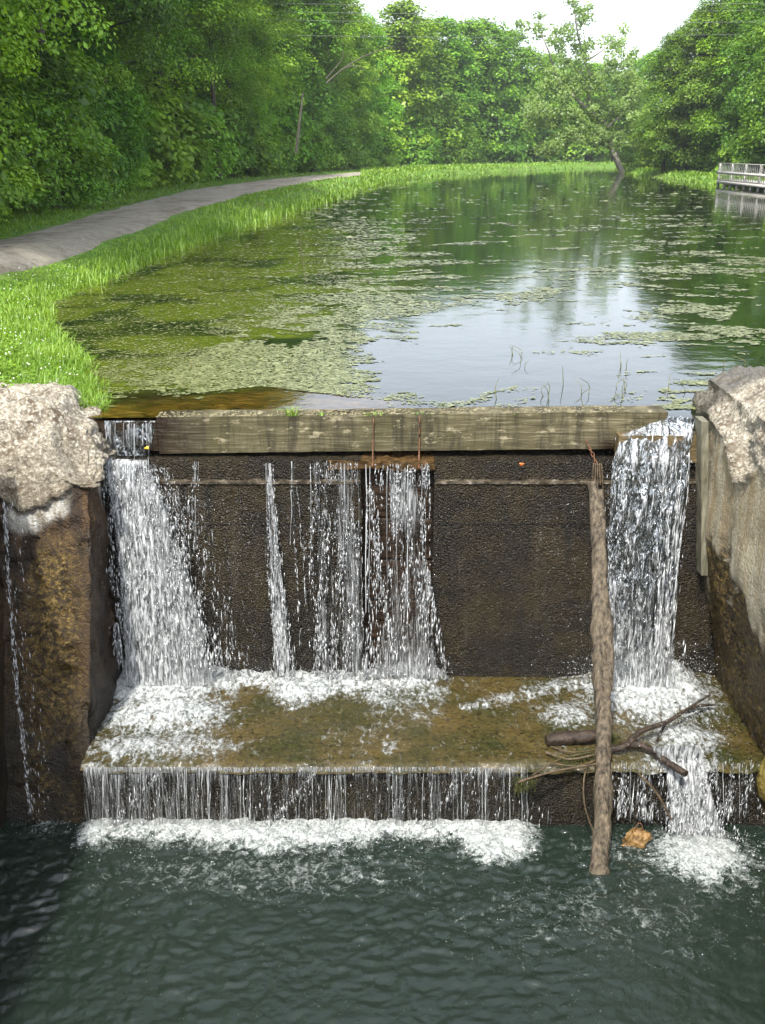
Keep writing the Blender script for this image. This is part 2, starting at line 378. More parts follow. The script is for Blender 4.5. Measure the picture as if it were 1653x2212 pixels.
def mat_plank():
    m = M('weathered_beam'); X, Y, Z = m.xyz(); g = m.noise(3, 6, 0.65, m.scale(m.pos, (1.2, 3, 22))); big = m.noise(1.3, 4, 0.6)
    sv = m.noise(1.6, 6, 0.75, m.scale(m.pos, (4.0, 1, 0.5)), 0.6)
    c = m.ramp(g, [(0.3, (0.035, 0.028, 0.012)), (0.5, (0.085, 0.072, 0.035)), (0.7, (0.20, 0.175, 0.11))])
    c = m.mix(m.rng(big, 0.45, 0.7), c, (0.05, 0.045, 0.014)); c = m.mix(m.rng(sv, 0.46, 0.62, 0, .9), c, (0.016, 0.013, 0.005)); c = m.mix(m.rng(m.noise(7, 5, .75, m.scale(m.pos, (1, 1, 2.2))), .56, .66, 0, .8), c, (0.30, 0.265, 0.17))
    wl = m.rng(m.math('ADD', X, m.math('MULTIPLY', m.noise(5), .5)), -1.0, -1.45, 0, 1); wl = m.math('MAXIMUM', wl, m.math('MULTIPLY', m.rng(X, 1.45, 1.75), m.rng(Z, -0.10, -0.20)))
    wl = m.math('MAXIMUM', wl, m.rng(m.math('ADD', m.math('MULTIPLY', m.noise(6), 0.06), Z), -0.225, -0.27))
    c = m.mix(m.math('MULTIPLY', wl, 0.9), c, (0.012, 0.005, 0.0015))
    return m.done(m.bsdf(c, m.rng(wl, 0, 1, 0.75, 0.25), m.bump(g, 0.7, 0.01), 0.4))
PLANK = mat_plank()
def mat_simple(name, c0, c1, sc=20, rough=0.7, bumpd=0.01, spec=0.4, sxyz=None):
    m = M(name); n = m.noise(sc, 5, 0.65, m.scale(m.pos, sxyz) if sxyz else None)
    return m.done(m.bsdf(m.ramp(n, [(0.33, c0), (0.68, c1)]), rough, m.bump(n, 0.8, bumpd), spec))
LOGM = mat_simple('old_log_wood', (0.012, 0.009, 0.006), (0.155, 0.125, 0.085), 4, 0.7, 0.03, 0.3, (9, 9, 0.16))
WETWOOD = mat_simple('wet_wood', (0.006, 0.004, 0.0025), (0.050, 0.034, 0.022), 26, 0.55, 0.02, 0.35, (1, 1, 1))
TWIG = mat_simple('twig_wood', (0.03, 0.02, 0.01), (0.11, 0.08, 0.045), 30, 0.6)
RUST = mat_simple('rusty_iron', (0.05, 0.022, 0.012), (0.20, 0.09, 0.045), 60, 0.8, 0.004)
OCHRE = mat_simple('ochre_rotten_wood', (0.05, 0.022, 0.005), (0.25, 0.15, 0.05), 22, 0.5, 0.02)
MOSSM = mat_simple('moss', (0.012, 0.016, 0.003), (0.07, 0.075, 0.012), 60, 0.9)
METALG = mat_simple('pale_guide', (0.06, 0.055, 0.03), (0.20, 0.19, 0.14), 6, 0.6, 0.004, 0.4, (8, 8, 0.8))
DECKM = mat_simple('weathered_deck_wood', (0.36, 0.34, 0.31), (0.68, 0.66, 0.62), 8, 0.8, 0.004)
WIREM = mat_simple('wire_metal', (0.12, 0.12, 0.13), (0.25, 0.25, 0.27), 5, 0.5)

# ------------------------------------------------------------------ canal outline
SHL = [(-2.2, 7.45)] + [tuple(P(a, b)[:2]) for a, b in [(205, 850), (165, 770), (95, 705), (100, 655), (225, 607), (370, 548), (460, 515), (560, 482), (700, 442), (790, 408), (850, 391), (960, 379), (1100, 370), (1250, 364), (1330, 362)]]
SHR = [tuple(P(a, b)[:2]) for a, b in [(1330, 371), (1380, 381), (1450, 387), (1545, 399)]] + [(20.2, 45), (21, 36), (15, 22), (9, 15), (5.5, 10.6), (3.6, 8.7), (2.7, 7.9), (2.45, 7.45)]
CANAL = np.array(SHL + SHR)
PATH_NEAR = P([-260, 0, 130, 300, 400, 520, 620, 700, 790, 850], [680, 577, 541, 491, 462, 425, 402, 388, 377, 371], 0.4)[:, :2]
PATH_FAR = P([-260, 0, 200, 400, 560, 650, 700, 760, 850], [570, 518, 462, 411, 390, 381, 377.5, 373, 369], 0.4)[:, :2]
PATH = np.concatenate([PATH_NEAR, PATH_FAR[::-1]])
def sdist(poly, p):
    """signed distance, positive outside"""
    a = poly; b = np.roll(poly, -1, 0); best = np.full(len(p), 1e18); ins = np.zeros(len(p), bool)
    for (ax, ay), (bx, by) in zip(a, b):
        dx, dy = bx - ax, by - ay; t = np.clip(((p[:, 0] - ax) * dx + (p[:, 1] - ay) * dy) / (dx * dx + dy * dy + 1e-12), 0, 1)
        best = np.minimum(best, (p[:, 0] - ax - t * dx) ** 2 + (p[:, 1] - ay - t * dy) ** 2)
        c = ((ay > p[:, 1]) != (by > p[:, 1])) & (p[:, 0] < (bx - ax) * (p[:, 1] - ay) / (by - ay + 1e-12) + ax)
        ins ^= c
    d = np.sqrt(best); return np.where(ins, -d, d)
def linedist(line, p):
    best = np.full(len(p), 1e18)
    for (ax, ay), (bx, by) in zip(line[:-1], line[1:]):
        dx, dy = bx - ax, by - ay; t = np.clip(((p[:, 0] - ax) * dx + (p[:, 1] - ay) * dy) / (dx * dx + dy * dy + 1e-12), 0, 1)
        best = np.minimum(best, (p[:, 0] - ax - t * dx) ** 2 + (p[:, 1] - ay - t * dy) ** 2)
    return np.sqrt(best)
def groundz(p):
    d = sdist(CANAL, p)
    z = np.where(d < 0, -0.05 + np.maximum(d * 0.35, -0.75), -0.05 + 0.45 * sstep(0, 1.5, d))
    q = np.column_stack([p * 0.6, np.zeros(len(p))])
    z = z + np.where(d > 0.4, (fbm(q, 3) - 0.5) * 0.08, 0)
    pit = (p[:, 1] < 7.5) & (p[:, 0] > -3.35) & (p[:, 0] < 3.5)
    return np.where(pit, -3.4, z), d

# ------------------------------------------------------------------ ground, path, water
def axis(segs):
    return np.unique(np.round(np.concatenate([np.arange(a, b, s) for a, b, s in segs]), 4))
gx = axis([(-340, -60, 40), (-60, -16, 2), (-16, -4, 0.4), (-4, 6, 0.2), (6, 24, 0.8), (24, 80, 4), (80, 441, 40)])
gy = axis([(-60, -8, 10), (-8, 6, 1), (6, 20, 0.2), (20, 60, 0.8), (60, 260, 4), (260, 781, 40)])
GX, GY = np.meshgrid(gx, gy); gp = np.column_stack([GX.ravel(), GY.ravel()])
gz, gd = groundz(gp)
mb = MB(); gridmesh(mb, np.column_stack([gp, gz]).reshape(len(gy), len(gx), 3), a=sstep(0, 4, gd), flip=False)
def mat_ground():
    m = M('grassy_ground'); n = m.noise(3, 6, 0.7); n2 = m.noise(0.4, 3, 0.5)
    c = m.ramp(n, [(0.3, (0.045, 0.09, 0.015)), (0.55, (0.10, 0.19, 0.03)), (0.75, (0.17, 0.27, 0.05))])
    c = m.mix(m.rng(n2, 0.5, 0.7), c, (0.09, 0.13, 0.03))
    c = m.mix(m.rng(m.xyz()[2], 0.02, -0.06), c, (0.05, 0.04, 0.018))
    return m.done(m.bsdf(c, 0.95, m.bump(n, 0.7, 0.05), 0.1))
tag(mb.build('ground', mat_ground(), smooth=True), kind='structure')

def mat_gravel():
    m = M('gravel_path'); n = m.noise(60, 4, 0.8); b = m.noise(1.2, 5, 0.6); v = m.voro(40)
    c = m.ramp(n, [(0.3, (0.26, 0.225, 0.17)), (0.7, (0.62, 0.57, 0.49))]); c = m.mix(m.rng(b, 0.45, 0.62), c, (0.27, 0.24, 0.19))
    c = m.mix(m.rng(m.noise(2.2, 6, 0.75), 0.52, 0.66), c, (0.13, 0.12, 0.06)); c = m.mix(m.rng(m.noise(0.5, 4, .6, m.scale(m.pos, (1, .35, 1))), .5, .62), c, (0.42, 0.38, 0.31))
    return m.done(m.bsdf(m.mix(m.rng(m.noise(7, 6, .85), .42, .6, 0, .4), c, (0.14, 0.125, 0.10)), 0.95, m.bump(m.math('ADD', n, m.noise(6, 5, .7)), 1.0, 0.05), 0.15))
mb = MB(); nn = 160
def resample(line, n):
    s = np.r_[0, np.cumsum(np.linalg.norm(np.diff(line, axis=0), axis=1))]; t = np.linspace(0, s[-1], n)
    return np.column_stack([np.interp(t, s, line[:, k]) for k in range(line.shape[1])])
# smooth both edges, wobble them a little
e0 = resample(PATH_NEAR, nn); e1 = resample(PATH_FAR, nn); k = np.linspace(0, 1, 12)[None, :, None]
V = e0[:, None] * (1 - k) + e1[:, None] * k
V = V + (vnoise(np.column_stack([np.repeat(np.arange(nn) * 0.35, 12), np.zeros(nn * 12), np.zeros(nn * 12)])).reshape(nn, 12, 1) - 0.5) * 0.4 * np.abs(k - 0.5)
zz, _ = groundz(V.reshape(-1, 2)); zz = zz.reshape(nn, 12) - 0.02 + 0.075 * np.sin(np.linspace(0, pi, 12))[None] ** .5
gridmesh(mb, np.dstack([V, zz]), flip=True)
tag(mb.build('path', mat_gravel(), smooth=True), kind='structure')

def mat_canal():
    m = M('canal_water'); X, Y, Z = m.xyz()
    a = m.attr('algae'); b = m.attr('amber')
    n = m.noise(1.3, 6, 0.62, m.scale(m.pos, (1, 0.8, 1))); n3 = m.noise(9, 5, 0.65)
    c = m.mix(m.rng(m.math('ADD', a, m.math('MULTIPLY', m.math('SUBTRACT', n, 0.5), 0.9)), 0.35, 0.75), (0.004, 0.008, 0.003), m.ramp(n3, [(0.35, (0.040, 0.058, 0.004)), (0.65, (0.095, 0.118, 0.013))]))
    am = m.ramp(m.noise(5, 5, 0.7, m.scale(m.pos, (1, 2.4, 1)), 1.0), [(0.38, (0.010, 0.006, 0.001)), (0.55, (0.060, 0.034, 0.004)), (0.7, (0.13, 0.085, 0.016))])
    c = m.mix(b, c, am)
    near = m.rng(Y, 9, 30, 1.0, 0.12)
    h = m.math('ADD', m.noise(2.2, 3, 0.5, m.scale(m.pos, (1, 1, 1))), m.math('MULTIPLY', m.noise(11, 3, 0.6), 0.2))
    bp = m.n('Bump'); bp.inputs['Distance'].default_value = 0.02; m.set(bp.inputs['Strength'], m.rng(Y, 7, 60, 0.22, 0.06)); m.set(bp.inputs['Height'], h)
    return m.done(m.bsdf(c, 0.05, bp.outputs[0], 0.95, 1.33))
wx = axis([(-12, 6, 0.15), (6, 30, 0.6), (30, 80, 3)]); wy = axis([(7.44, 12, 0.1), (12, 30, 0.4), (30, 220, 3)])
WX, WY = np.meshgrid(wx, wy); wp = np.column_stack([WX.ravel(), WY.ravel()])
ALG = P([-80, 60, 190, 330, 420, 560, 760, 760, 640, 520, 380, 250, 100], [700, 780, 850, 850, 800, 720, 620, 500, 430, 470, 520, 570, 620])[:, :2]
AMB = np.concatenate([[[-2.6, 7.2], [0.1, 7.3]], P([820, 560, 400, 215], [868, 838, 858, 850])[:, :2]])
alg = sstep(2.2, -1.2, sdist(ALG, wp) + (wp[:, 1] - 12) * .04); amb = sstep(0.25, -0.35, sdist(AMB, wp) + (fbm(np.column_stack([wp * 2, 0 * wp[:, 0]]), 3) - 0.5) * 0.6)
mb = MB(); gridmesh(mb, np.column_stack([wp, np.zeros(len(wp))]).reshape(len(wy), len(wx), 3))
alg = alg * (.45 + .75 * sstep(.38, .55, fbm(np.column_stack([wp * [.9, 1.6], 0 * wp[:, 0]]), 4, 91)))
mb.extra = {'algae': alg, 'amber': amb}
tag(mb.build('canal_water', mat_canal(), smooth=True), kind='structure')

# lower pool -----------------------------------------------------------------
px_ = np.arange(-3.0, 3.6, 0.014); py_ = np.r_[-40, -20, -10, -5, -2, 0, np.arange(1, 3.6, 0.1), np.arange(3.6, 6.05, 0.013)]
QX, QY = np.meshgrid(px_, py_); qp = np.column_stack([QX.ravel(), QY.ravel()])
def blob(p, c, r): return np.exp(-(((p[:, 0] - c[0]) / r[0]) ** 2 + ((p[:, 1] - c[1]) / r[1]) ** 2))
q3 = np.column_stack([qp, np.zeros(len(qp))])
wv = .5 * (fbm(q3 * [8, 14, 1] + fbm(q3 * 3, 2, 5)[:, None] * 1.5, 4, 3, 0.55) - 0.5) + .6 * (.25 - np.abs(fbm(q3 * [6, 10, 1] + fbm(q3 * 2.5, 2, 6)[:, None] * 2, 4, 33, .6) - .5)); wv = wv - .08
edge = fbm(q3 * [2.6, 2.6, 1], 4, 9)
xa, xb = P(180, 1780, PZ)[0], P(1150, 1780, PZ)[0]
band = sstep(xa - 0.1, xa + 0.15, qp[:, 0]) * sstep(xb + 0.15, xb - 0.2, qp[:, 0])
dpt = (APD - qp[:, 1])
fm = band * 1.15 * np.exp(-(np.maximum(dpt - (edge - 0.5) * 0.5, 0) / .24) ** 2)
c2 = P(1515, 1850, PZ); fm = np.maximum(fm, 1.1 * blob(qp, c2[:2], (0.32, 0.26)))
fm = np.maximum(fm, 0.34 * blob(qp, c2[:2] + [0.05, -0.05], (0.62, 0.42)))
c3 = P(110, 1770, PZ); fm = np.maximum(fm, 0.36 * blob(qp, c3[:2], (0.22, 0.25)))
fm = np.maximum(fm, 0.28 * blob(qp, P(1360, 1830, PZ)[:2], (0.45, 0.25)))
fm = np.maximum(fm, 0.20 * blob(qp, P(1300, 1980, PZ)[:2], (1.1, 0.45)))
fm = np.maximum(fm, 0.28 * blob(qp, P(600, 1890, PZ)[:2], (1.3, 0.30)))
fm = 1.1 * fm ** .62
hi = fbm(q3 * 15, 4, 21, .6)
pz_ = PZ + wv * 0.085 * (.45 + .75 * fbm(q3 * .9, 2, 51)) * (0.6 + 0.6 * sstep(3, 5.6, qp[:, 1])) + 0.05 * sstep(0.60, 1.1, fm) * hi ** 1.3 + 0.03 * fm
mb = MB(); gridmesh(mb, np.column_stack([qp, pz_]).reshape(len(py_), len(px_), 3)); mb.extra = {'foam': fm}
tag(mb.build('lower_pool_water', POOL_W, smooth=True), kind='structure')

# ------------------------------------------------------------------ dam (spillway)
XL, XR = -2.35, 2.75
zl1 = float(PV(826, 992, 7.34)[2]); zl2 = float(PV(826, 1038, 7.31)[2])
dam = tag(empty('spillway_dam', (0, 7.6, PZ)), 'dark wet concrete dam wall with stepped ledge between the two stone piers', 'dam')
def dwall(mb, x0, x1, y0, y1, z0, z1, res=0.02, amp=0.012):
    v, q, p, n = hexa([(x, y, z) for z in (z0, z1) for y in (y0, y1) for x in (x0, x1)], res)
    v = v + n * ((fbm(v * 9, 4, 11) - 0.5) * 2 * amp)[:, None] + n * ((vnoise(v * 55, 13) - 0.5) * amp * 0.9)[:, None]
    mb.add(v, q=q)
def put(mb, name, mat, parent, smooth=False):
    """builds a mesh whose coordinates are world coordinates under a parent that sits elsewhere"""
    o = mb.build(name, mat, parent, smooth); o.matrix_parent_inverse = __import__('mathutils').Matrix.Translation(-Vector(parent.location))
    if name in ('drops', 'strands'): o['kind'] = 'stuff'
    return o
xg0, xg1 = PV(782, 1200, WD)[0], PV(936, 1200, WD)[0]
for x0, x1 in ((XL, xg0), (xg1, XR)):
    mb = MB(); dwall(mb, x0, x1, WD, 7.60, PZ - 0.5, zl2 - 0.004, 0.018); put(mb, 'wall', DAM, dam)
    mb = MB(); dwall(mb, x0, x1, WD + 0.055, 7.62, zl2 - 0.003, zl1, 0.018); put(mb, 'ledge', DAM, dam)
    mb = MB(); dwall(mb, x0 + 0.01, x1 - 0.01, WD - 0.012, WD + 0.05, zl2 - 0.012, zl2 + 0.006, 0.01, 0.008); put(mb, 'ledge_edge', EDGE, dam)
mb = MB(); v, q, p, n = hexa([(x, y, z) for z in (PZ, zl1 - .02) for y in (7.42, 7.5) for x in (xg0 - .05, xg1 + .05)], .012)
jz = np.abs(((v[:, 2] + 10) / .36) % 1 - .5) * .36; v[:, 1] += .025 * sstep(.012, .002, jz) + .01 * fbm(v * [5, 5, 30], 3, 6); mb.add(v, q=q)
put(mb, 'gate_boards', mat_simple('gate_wood', (0.006, 0.004, 0.002), (0.035, 0.018, 0.007), 9, 0.65, 0.02, 0.25, (1, 1, 4)), dam)
mb = MB(); dwall(mb, xg0 - 0.25, xg1 + 0.004, 7.31, 7.7, zl1 - 0.075, zl1 - 0.005, 0.012, .02); put(mb, 'lintel', mat_simple('lintel_wood', (0.015, 0.008, 0.002), (0.09, 0.05, 0.014), 14, 0.7, 0.02, 0.2, (1, 1, 3)), dam)
mb = MB(); dwall(mb, -2.13, 2.9, APD + 0.03, 7.7, PZ - 0.6, APZ - 0.03, 0.03, 0.02); put(mb, 'apron', DAM, dam)
mb = MB(); dwall(mb, -2.13, 3.4, APD + 0.06, APD + 0.7, PZ - 0.6, APZ - 0.32, 0.03, 0.03); put(mb, 'footing', DAM, dam)

# apron water
ax_ = np.arange(-2.14, 2.95, 0.014); ay_ = np.arange(APD - 0.01, WD + 0.03, 0.014); AX, AY = np.meshgrid(ax_, ay_); ap = np.column_stack([AX.ravel(), AY.ravel()])
a3 = np.column_stack([ap, 0 * ap[:, 0]]); en = fbm(a3 * 3, 4, 31)
def pa(x, y): return P(x, y, APZ)[:2]
af = 1.4 * blob(ap, pa(345, 1480), (0.62, 0.48)); af = np.maximum(af, 1.15 * blob(ap, pa(350, 1545), (0.58, 0.34)))
xa2, xb2 = pa(430, 1480)[0], pa(960, 1480)[0]
af = np.maximum(af, sstep(xa2 - .2, xa2, ap[:, 0]) * sstep(xb2 + .15, xb2 - .1, ap[:, 0]) * sstep(0.66, 0.05, (WD - ap[:, 1]) - (en - .5) * .8) * 1.0)
af = np.maximum(af, 1.45 * blob(ap, pa(1400, 1500), (0.54, 0.46))); af = np.maximum(af, 1.0 * blob(ap, pa(1480, 1600), (0.30, 0.26)))
l0, l1 = pa(1300, 1470), pa(1010, 1530); ld = linedist(np.array([l0, (l0 + l1) / 2 + [0, 0.05], l1]), ap); af = np.maximum(af, 0.62 * np.exp(-(ld / (0.09 + 0.12 * sstep(l1[0], l0[0], ap[:, 0]))) ** 2))
af = np.maximum(af, 1.0 * blob(ap, pa(1465, 1645), (0.26, 0.22))); af = np.maximum(af, 0.75 * blob(ap, pa(1230, 1545), (0.30, 0.24)))
af = np.maximum(af, 0.78 * blob(ap, pa(320, 1615), (0.8, 0.25))); af = np.maximum(af, 0.22 + .5 * (en - .5)); af = np.clip(af, .02, 2)
af = 1.08 * af ** .62 - .12
ah = fbm(a3 * 15, 4, 41, .6); wv2 = fbm(a3 * [7, 10, 1], 4, 43) - 0.5
lip = sstep(APD + 0.10, APD - 0.01, ap[:, 1])
ap[:, 1] += lip * (fbm(np.column_stack([ap[:, 0] * 9, 0 * ap[:, 0], 0 * ap[:, 0]]), 3, 44) - .5) * .06
az = APZ + 0.01 + wv2 * 0.028 - 0.04 * lip ** 2 + 0.09 * sstep(0.55, 1.1, af) * ah ** 1.3 + 0.02 * sstep(.5, 1, af)
mnd = np.maximum(np.maximum(blob(ap, pa(345, 1452), (.42, .17)), blob(ap, pa(1392, 1458), (.36, .20))), .4 * blob(ap, pa(880, 1468), (.30, .09)))
az = az + .20 * mnd * (.35 + 1.1 * fbm(a3 * 9, 4, 47, .6))
af = np.maximum(af, 1.25 * mnd)
mb = MB(); gridmesh(mb, np.column_stack([ap, az]).reshape(len(ay_), len(ax_), 3)); mb.extra = {'foam': af}
tag(mb.build('apron_water', APRON_W, smooth=True), kind='structure')

# ------------------------------------------------------------------ beam on the dam
def xat(px, D, z): return (px - CX) / FV * depth(D, z)
beam = tag(empty('crest_beam', (0, 7.48, -0.3)), 'long weathered timber beam lying along the crest of the dam', 'beam')
bx0, bx1 = -2.32, float(xat(1442, 7.40, 0)); xn = float(xat(338, 7.40, 0))
mb = MB(); v, q, p, n = hexa([(x, y, z) for z in (zl1 + 0.045, 0.030) for y in (7.40, 7.62) for x in (xn, bx1)], 0.025)
lift = 0.045 * (v[:, 0] - xn) / (bx1 - xn)
v[:, 2] += lift - 0.018 + (vnoise(v * [2, 2, 2], 4) - .5) * 0.012 * p[:, 2]; v += n * ((fbm(v * [6, 6, 30], 4, 6) - .5) * 0.014)[:, None]
r_end = sstep(bx1 - 0.12, bx1, v[:, 0]) * (1 - p[:, 2]); v[:, 2] += r_end * 0.03
mb.add(v, q=q); put(mb, 'timber', PLANK, beam)
mb = MB(); v, q, p, n = hexa([(x, y, z) for z in (zl1 + 0.05, -0.025) for y in (7.395, 7.62) for x in (bx0, xn - 0.003)], 0.02)
v += n * ((fbm(v * [6, 6, 30], 4, 6) - .5) * 0.014)[:, None]; mb.add(v, q=q); put(mb, 'low_end', PLANK, beam)
SILLM = mat_simple('wet_sill_wood', (0.05, 0.035, 0.015), (0.16, 0.12, 0.06), 8, 0.35, 0.01, 0.5, (1, 1, 5))
sz = float(PV(1400, 941, 7.28)[2]); sx0 = float(xat(1338, 7.28, sz))
mb = MB(); v, q, p, n = hexa([(x, y, z) for z in (zl1 - 0.01, sz) for y in (7.27, 7.395) for x in (sx0, 2.6)], 0.02)
v += n * ((fbm(v * 12, 4, 6) - .5) * 0.02)[:, None]; mb.add(v, q=q)
tag(mb.build('notch_sill', SILLM), 'short brown sill board under the right end of the timber beam', 'sill board')
# silt, gravel and weeds along the beam top
mb = MB(); gr = np.random.default_rng(3); n = 900; xs = gr.uniform(xn, bx1 - .3, n) ** 1; ys = 7.42 + gr.random(n) ** 2 * 0.16; zs = 0.012 + 0.045 * (xs - xn) / (bx1 - xn)
OCTA = np.array([(1, 0, 0), (-1, 0, 0), (0, 1, 0), (0, -1, 0), (0, 0, 1), (0, 0, -1)], float); OT = [(0, 2, 4), (2, 1, 4), (1, 3, 4), (3, 0, 4), (2, 0, 5), (1, 2, 5), (3, 1, 5), (0, 3, 5)]
def many(mb, pos, size, a, axis_len=None):
    """octahedral grains at pos with per-axis size (n,3)"""
    n = len(pos); v = pos[:, None] + OCTA[None] * size[:, None]
    t = (np.array(OT)[None] + (np.arange(n) * 6)[:, None, None]).reshape(-1, 3)
    mb.add(v.reshape(-1, 3), t=t, a=np.repeat(a, 6))
many(mb, np.column_stack([xs, ys, zs]), gr.uniform(.004, .014, (n, 3)) * [1.4, 1, .7], gr.random(n))
tag(mb.build('silt', mat_simple('silt', (0.05, 0.045, 0.02), (0.26, 0.23, 0.14), 14, 0.9)), 'loose silt and pebbles lying along the top of the timber beam', 'silt', kind='stuff')
def blades(mb, pos, h, w, lean, a, seg=2, seed=0):
    r = np.random.default_rng(seed); n = len(pos); th = r.uniform(0, 2 * pi, n); d = np.column_stack([np.cos(th), np.sin(th), 0 * th]); s = np.column_stack([-np.sin(th), np.cos(th), 0 * th])
    h = np.broadcast_to(h, (n,)); w = np.broadcast_to(w, (n,)); lean = np.broadcast_to(lean, (n,))
    up = np.array([0, 0, 1.0]); p0 = pos; p1 = pos + up * (h * .6)[:, None] + d * (h * lean * .3)[:, None]; p2 = pos + up * (h * (1 - .35 * lean))[:, None] + d * (h * lean)[:, None]
    v = np.stack([p0 - s * w[:, None] / 2, p0 + s * w[:, None] / 2, p1 + s * w[:, None] * .42, p1 - s * w[:, None] * .42, p2], 1)
    b = np.arange(n)[:, None] * 5
    mb.add(v.reshape(-1, 3), q=b + np.array([0, 1, 2, 3]), t=b + np.array([3, 2, 4]), a=np.repeat(a, 5))
mb = MB(); r = np.random.default_rng(5)
for px, hh, k in ((630, .10, 26), (805, .05, 12), (700, .04, 8), (1110, .03, 8), (900, .05, 8)):
    x = xat(px, 7.4, 0); b = np.column_stack([x + r.normal(0, .035, k), 7.405 + 0 * r.random(k), 0.02 + 0 * r.random(k)]); blades(mb, b, hh, .006, 1.1, r.random(k), seed=px)
hang = []
tag(mb.build('beam_weeds', GRASSM), 'small green weed tufts sprouting on top of the timber beam', 'weeds', kind='stuff')

# ------------------------------------------------------------------ piers
def pier(name, corners, mat, res, fn, label):
    v, q, p, n = hexa(corners, res); v, ex = fn(v, p, n)
    mb = MB(); mb.add(v, q=q); mb.extra = ex; o = mb.build(name, mat, smooth=False); tag(o, label, 'stone wall'); return o
def rub(v, s=0, sc=16):
    w = v + (fbm(v * 12, 2, s)[:, None] - .5) * .12
    return np.clip(0.75 - cells(w * [sc * .6, sc * .6, sc * 1.1], s), 0, 1) * fbm(v * 5, 3, s + 9) * 1.3 + .5 * np.abs(fbm(v * 14, 4, s + 5) - .5)
def fL(v, p, n):
    z = v[:, 2]; q0 = v.copy(); px = CX + FV * v[:, 0] / depth(v[:, 1], z)
    front = (p[:, 1] < 0.001)
    zig = -0.42 - .16 * np.exp(-((v[:, 0] + 2.62) / .16) ** 2) + .10 * sstep(-2.45, -2.2, v[:, 0]) + 0.13 * (fbm(np.column_stack([v[:, 0] * 7, v[:, 1] * 4, 0 * z]), 3, 5) - .5) * 2
    cap = sstep(-0.02, 0.04, z - zig)
    # rounded top edges
    ctr = np.array([-3.0, 7.35, -0.4]); top = sstep(-0.45, 0.22, z)
    rx = sstep(-2.55, -2.13, v[:, 0]); ry = sstep(7.25, 6.98, v[:, 1])
    v = v.copy(); v[:, 2] -= top * (0.20 * rx ** 2 + 0.12 * ry ** 2 + 0.16 * rx * ry)
    v[:, 0] -= top ** 2 * 0.15 * rx; v[:, 1] += top ** 2 * 0.12 * ry; rb = sstep(7.5, 8.1, q0[:, 1]); v[:, 2] -= top * .14 * rb ** 2; v[:, 0] -= top * .14 * rb * rx
    big = fbm(q0 * 2.2, 4, 1) - .5; mid = fbm(q0 * 9, 4, 2) - .5; peb = rub(q0, 3, 17)
    moss = sstep(0.42, 0.55, fbm(q0 * [3, 3, 1.6], 4, 8) + 0.32 * np.exp(-((q0[:, 2] + 1.30) / .42) ** 2) * np.exp(-((q0[:, 0] + 2.42) / .20) ** 2) + .05) * sstep(-.6, -.9, q0[:, 2]) * (q0[:, 0] < -2.13) * np.exp(-((q0[:, 0] + 2.42) / .26) ** 2)
    amp = 0.09 * big + 0.06 * mid - (1 - cap) * .035 * sstep(.55, .65, fbm(q0 * [7, 7, 4], 4, 29)) + cap * (0.05 + 0.06 * peb - .025 * sstep(.56, .66, fbm(q0 * 13, 3, 19))) + moss * 0.035 * peb
    gouge = -0.10 * np.exp(-(((q0[:, 2] + 1.72) / .10) ** 2 + ((q0[:, 0] + 2.30) / .12) ** 2))
    v = v + n * (amp + gouge)[:, None] * np.where(q0[:, 2] < -2.5, .6, 1)[:, None]
    pla = np.exp(-((q0[:, 2] - zig + 0.08) / .075) ** 4) * sstep(-2.13, -2.15, q0[:, 0]) * sstep(-2.75, -2.70, q0[:, 0]) * sstep(-2.25, -2.32, q0[:, 0])
    pla = np.maximum(pla, (q0[:, 0] > -2.15) * sstep(.5, .62, fbm(q0 * [4, 6, 1.3], 3, 77)) * sstep(-.15, -.3, z) * sstep(-.9, -.6, z) * .8)
    wet = sstep(-.55, -.9, z) * 0.55 * (1 - moss) + sstep(-1.7, -2.2, z) * .45
    return v, {'cap': cap * (1 - pla), 'moss': moss, 'plaster': pla * .75, 'wet': wet}
C = []
for z, f in ((PZ - .6, 5.90), (0.13, 7.02)):
    for y in (f, 8.1):
        for x in (-3.9, -2.13): C.append((x, y, z))
pier('left_pier', C, PIER_L, 0.022, fL, 'rounded rubble stone pier left of the dam with white crumbling cap')
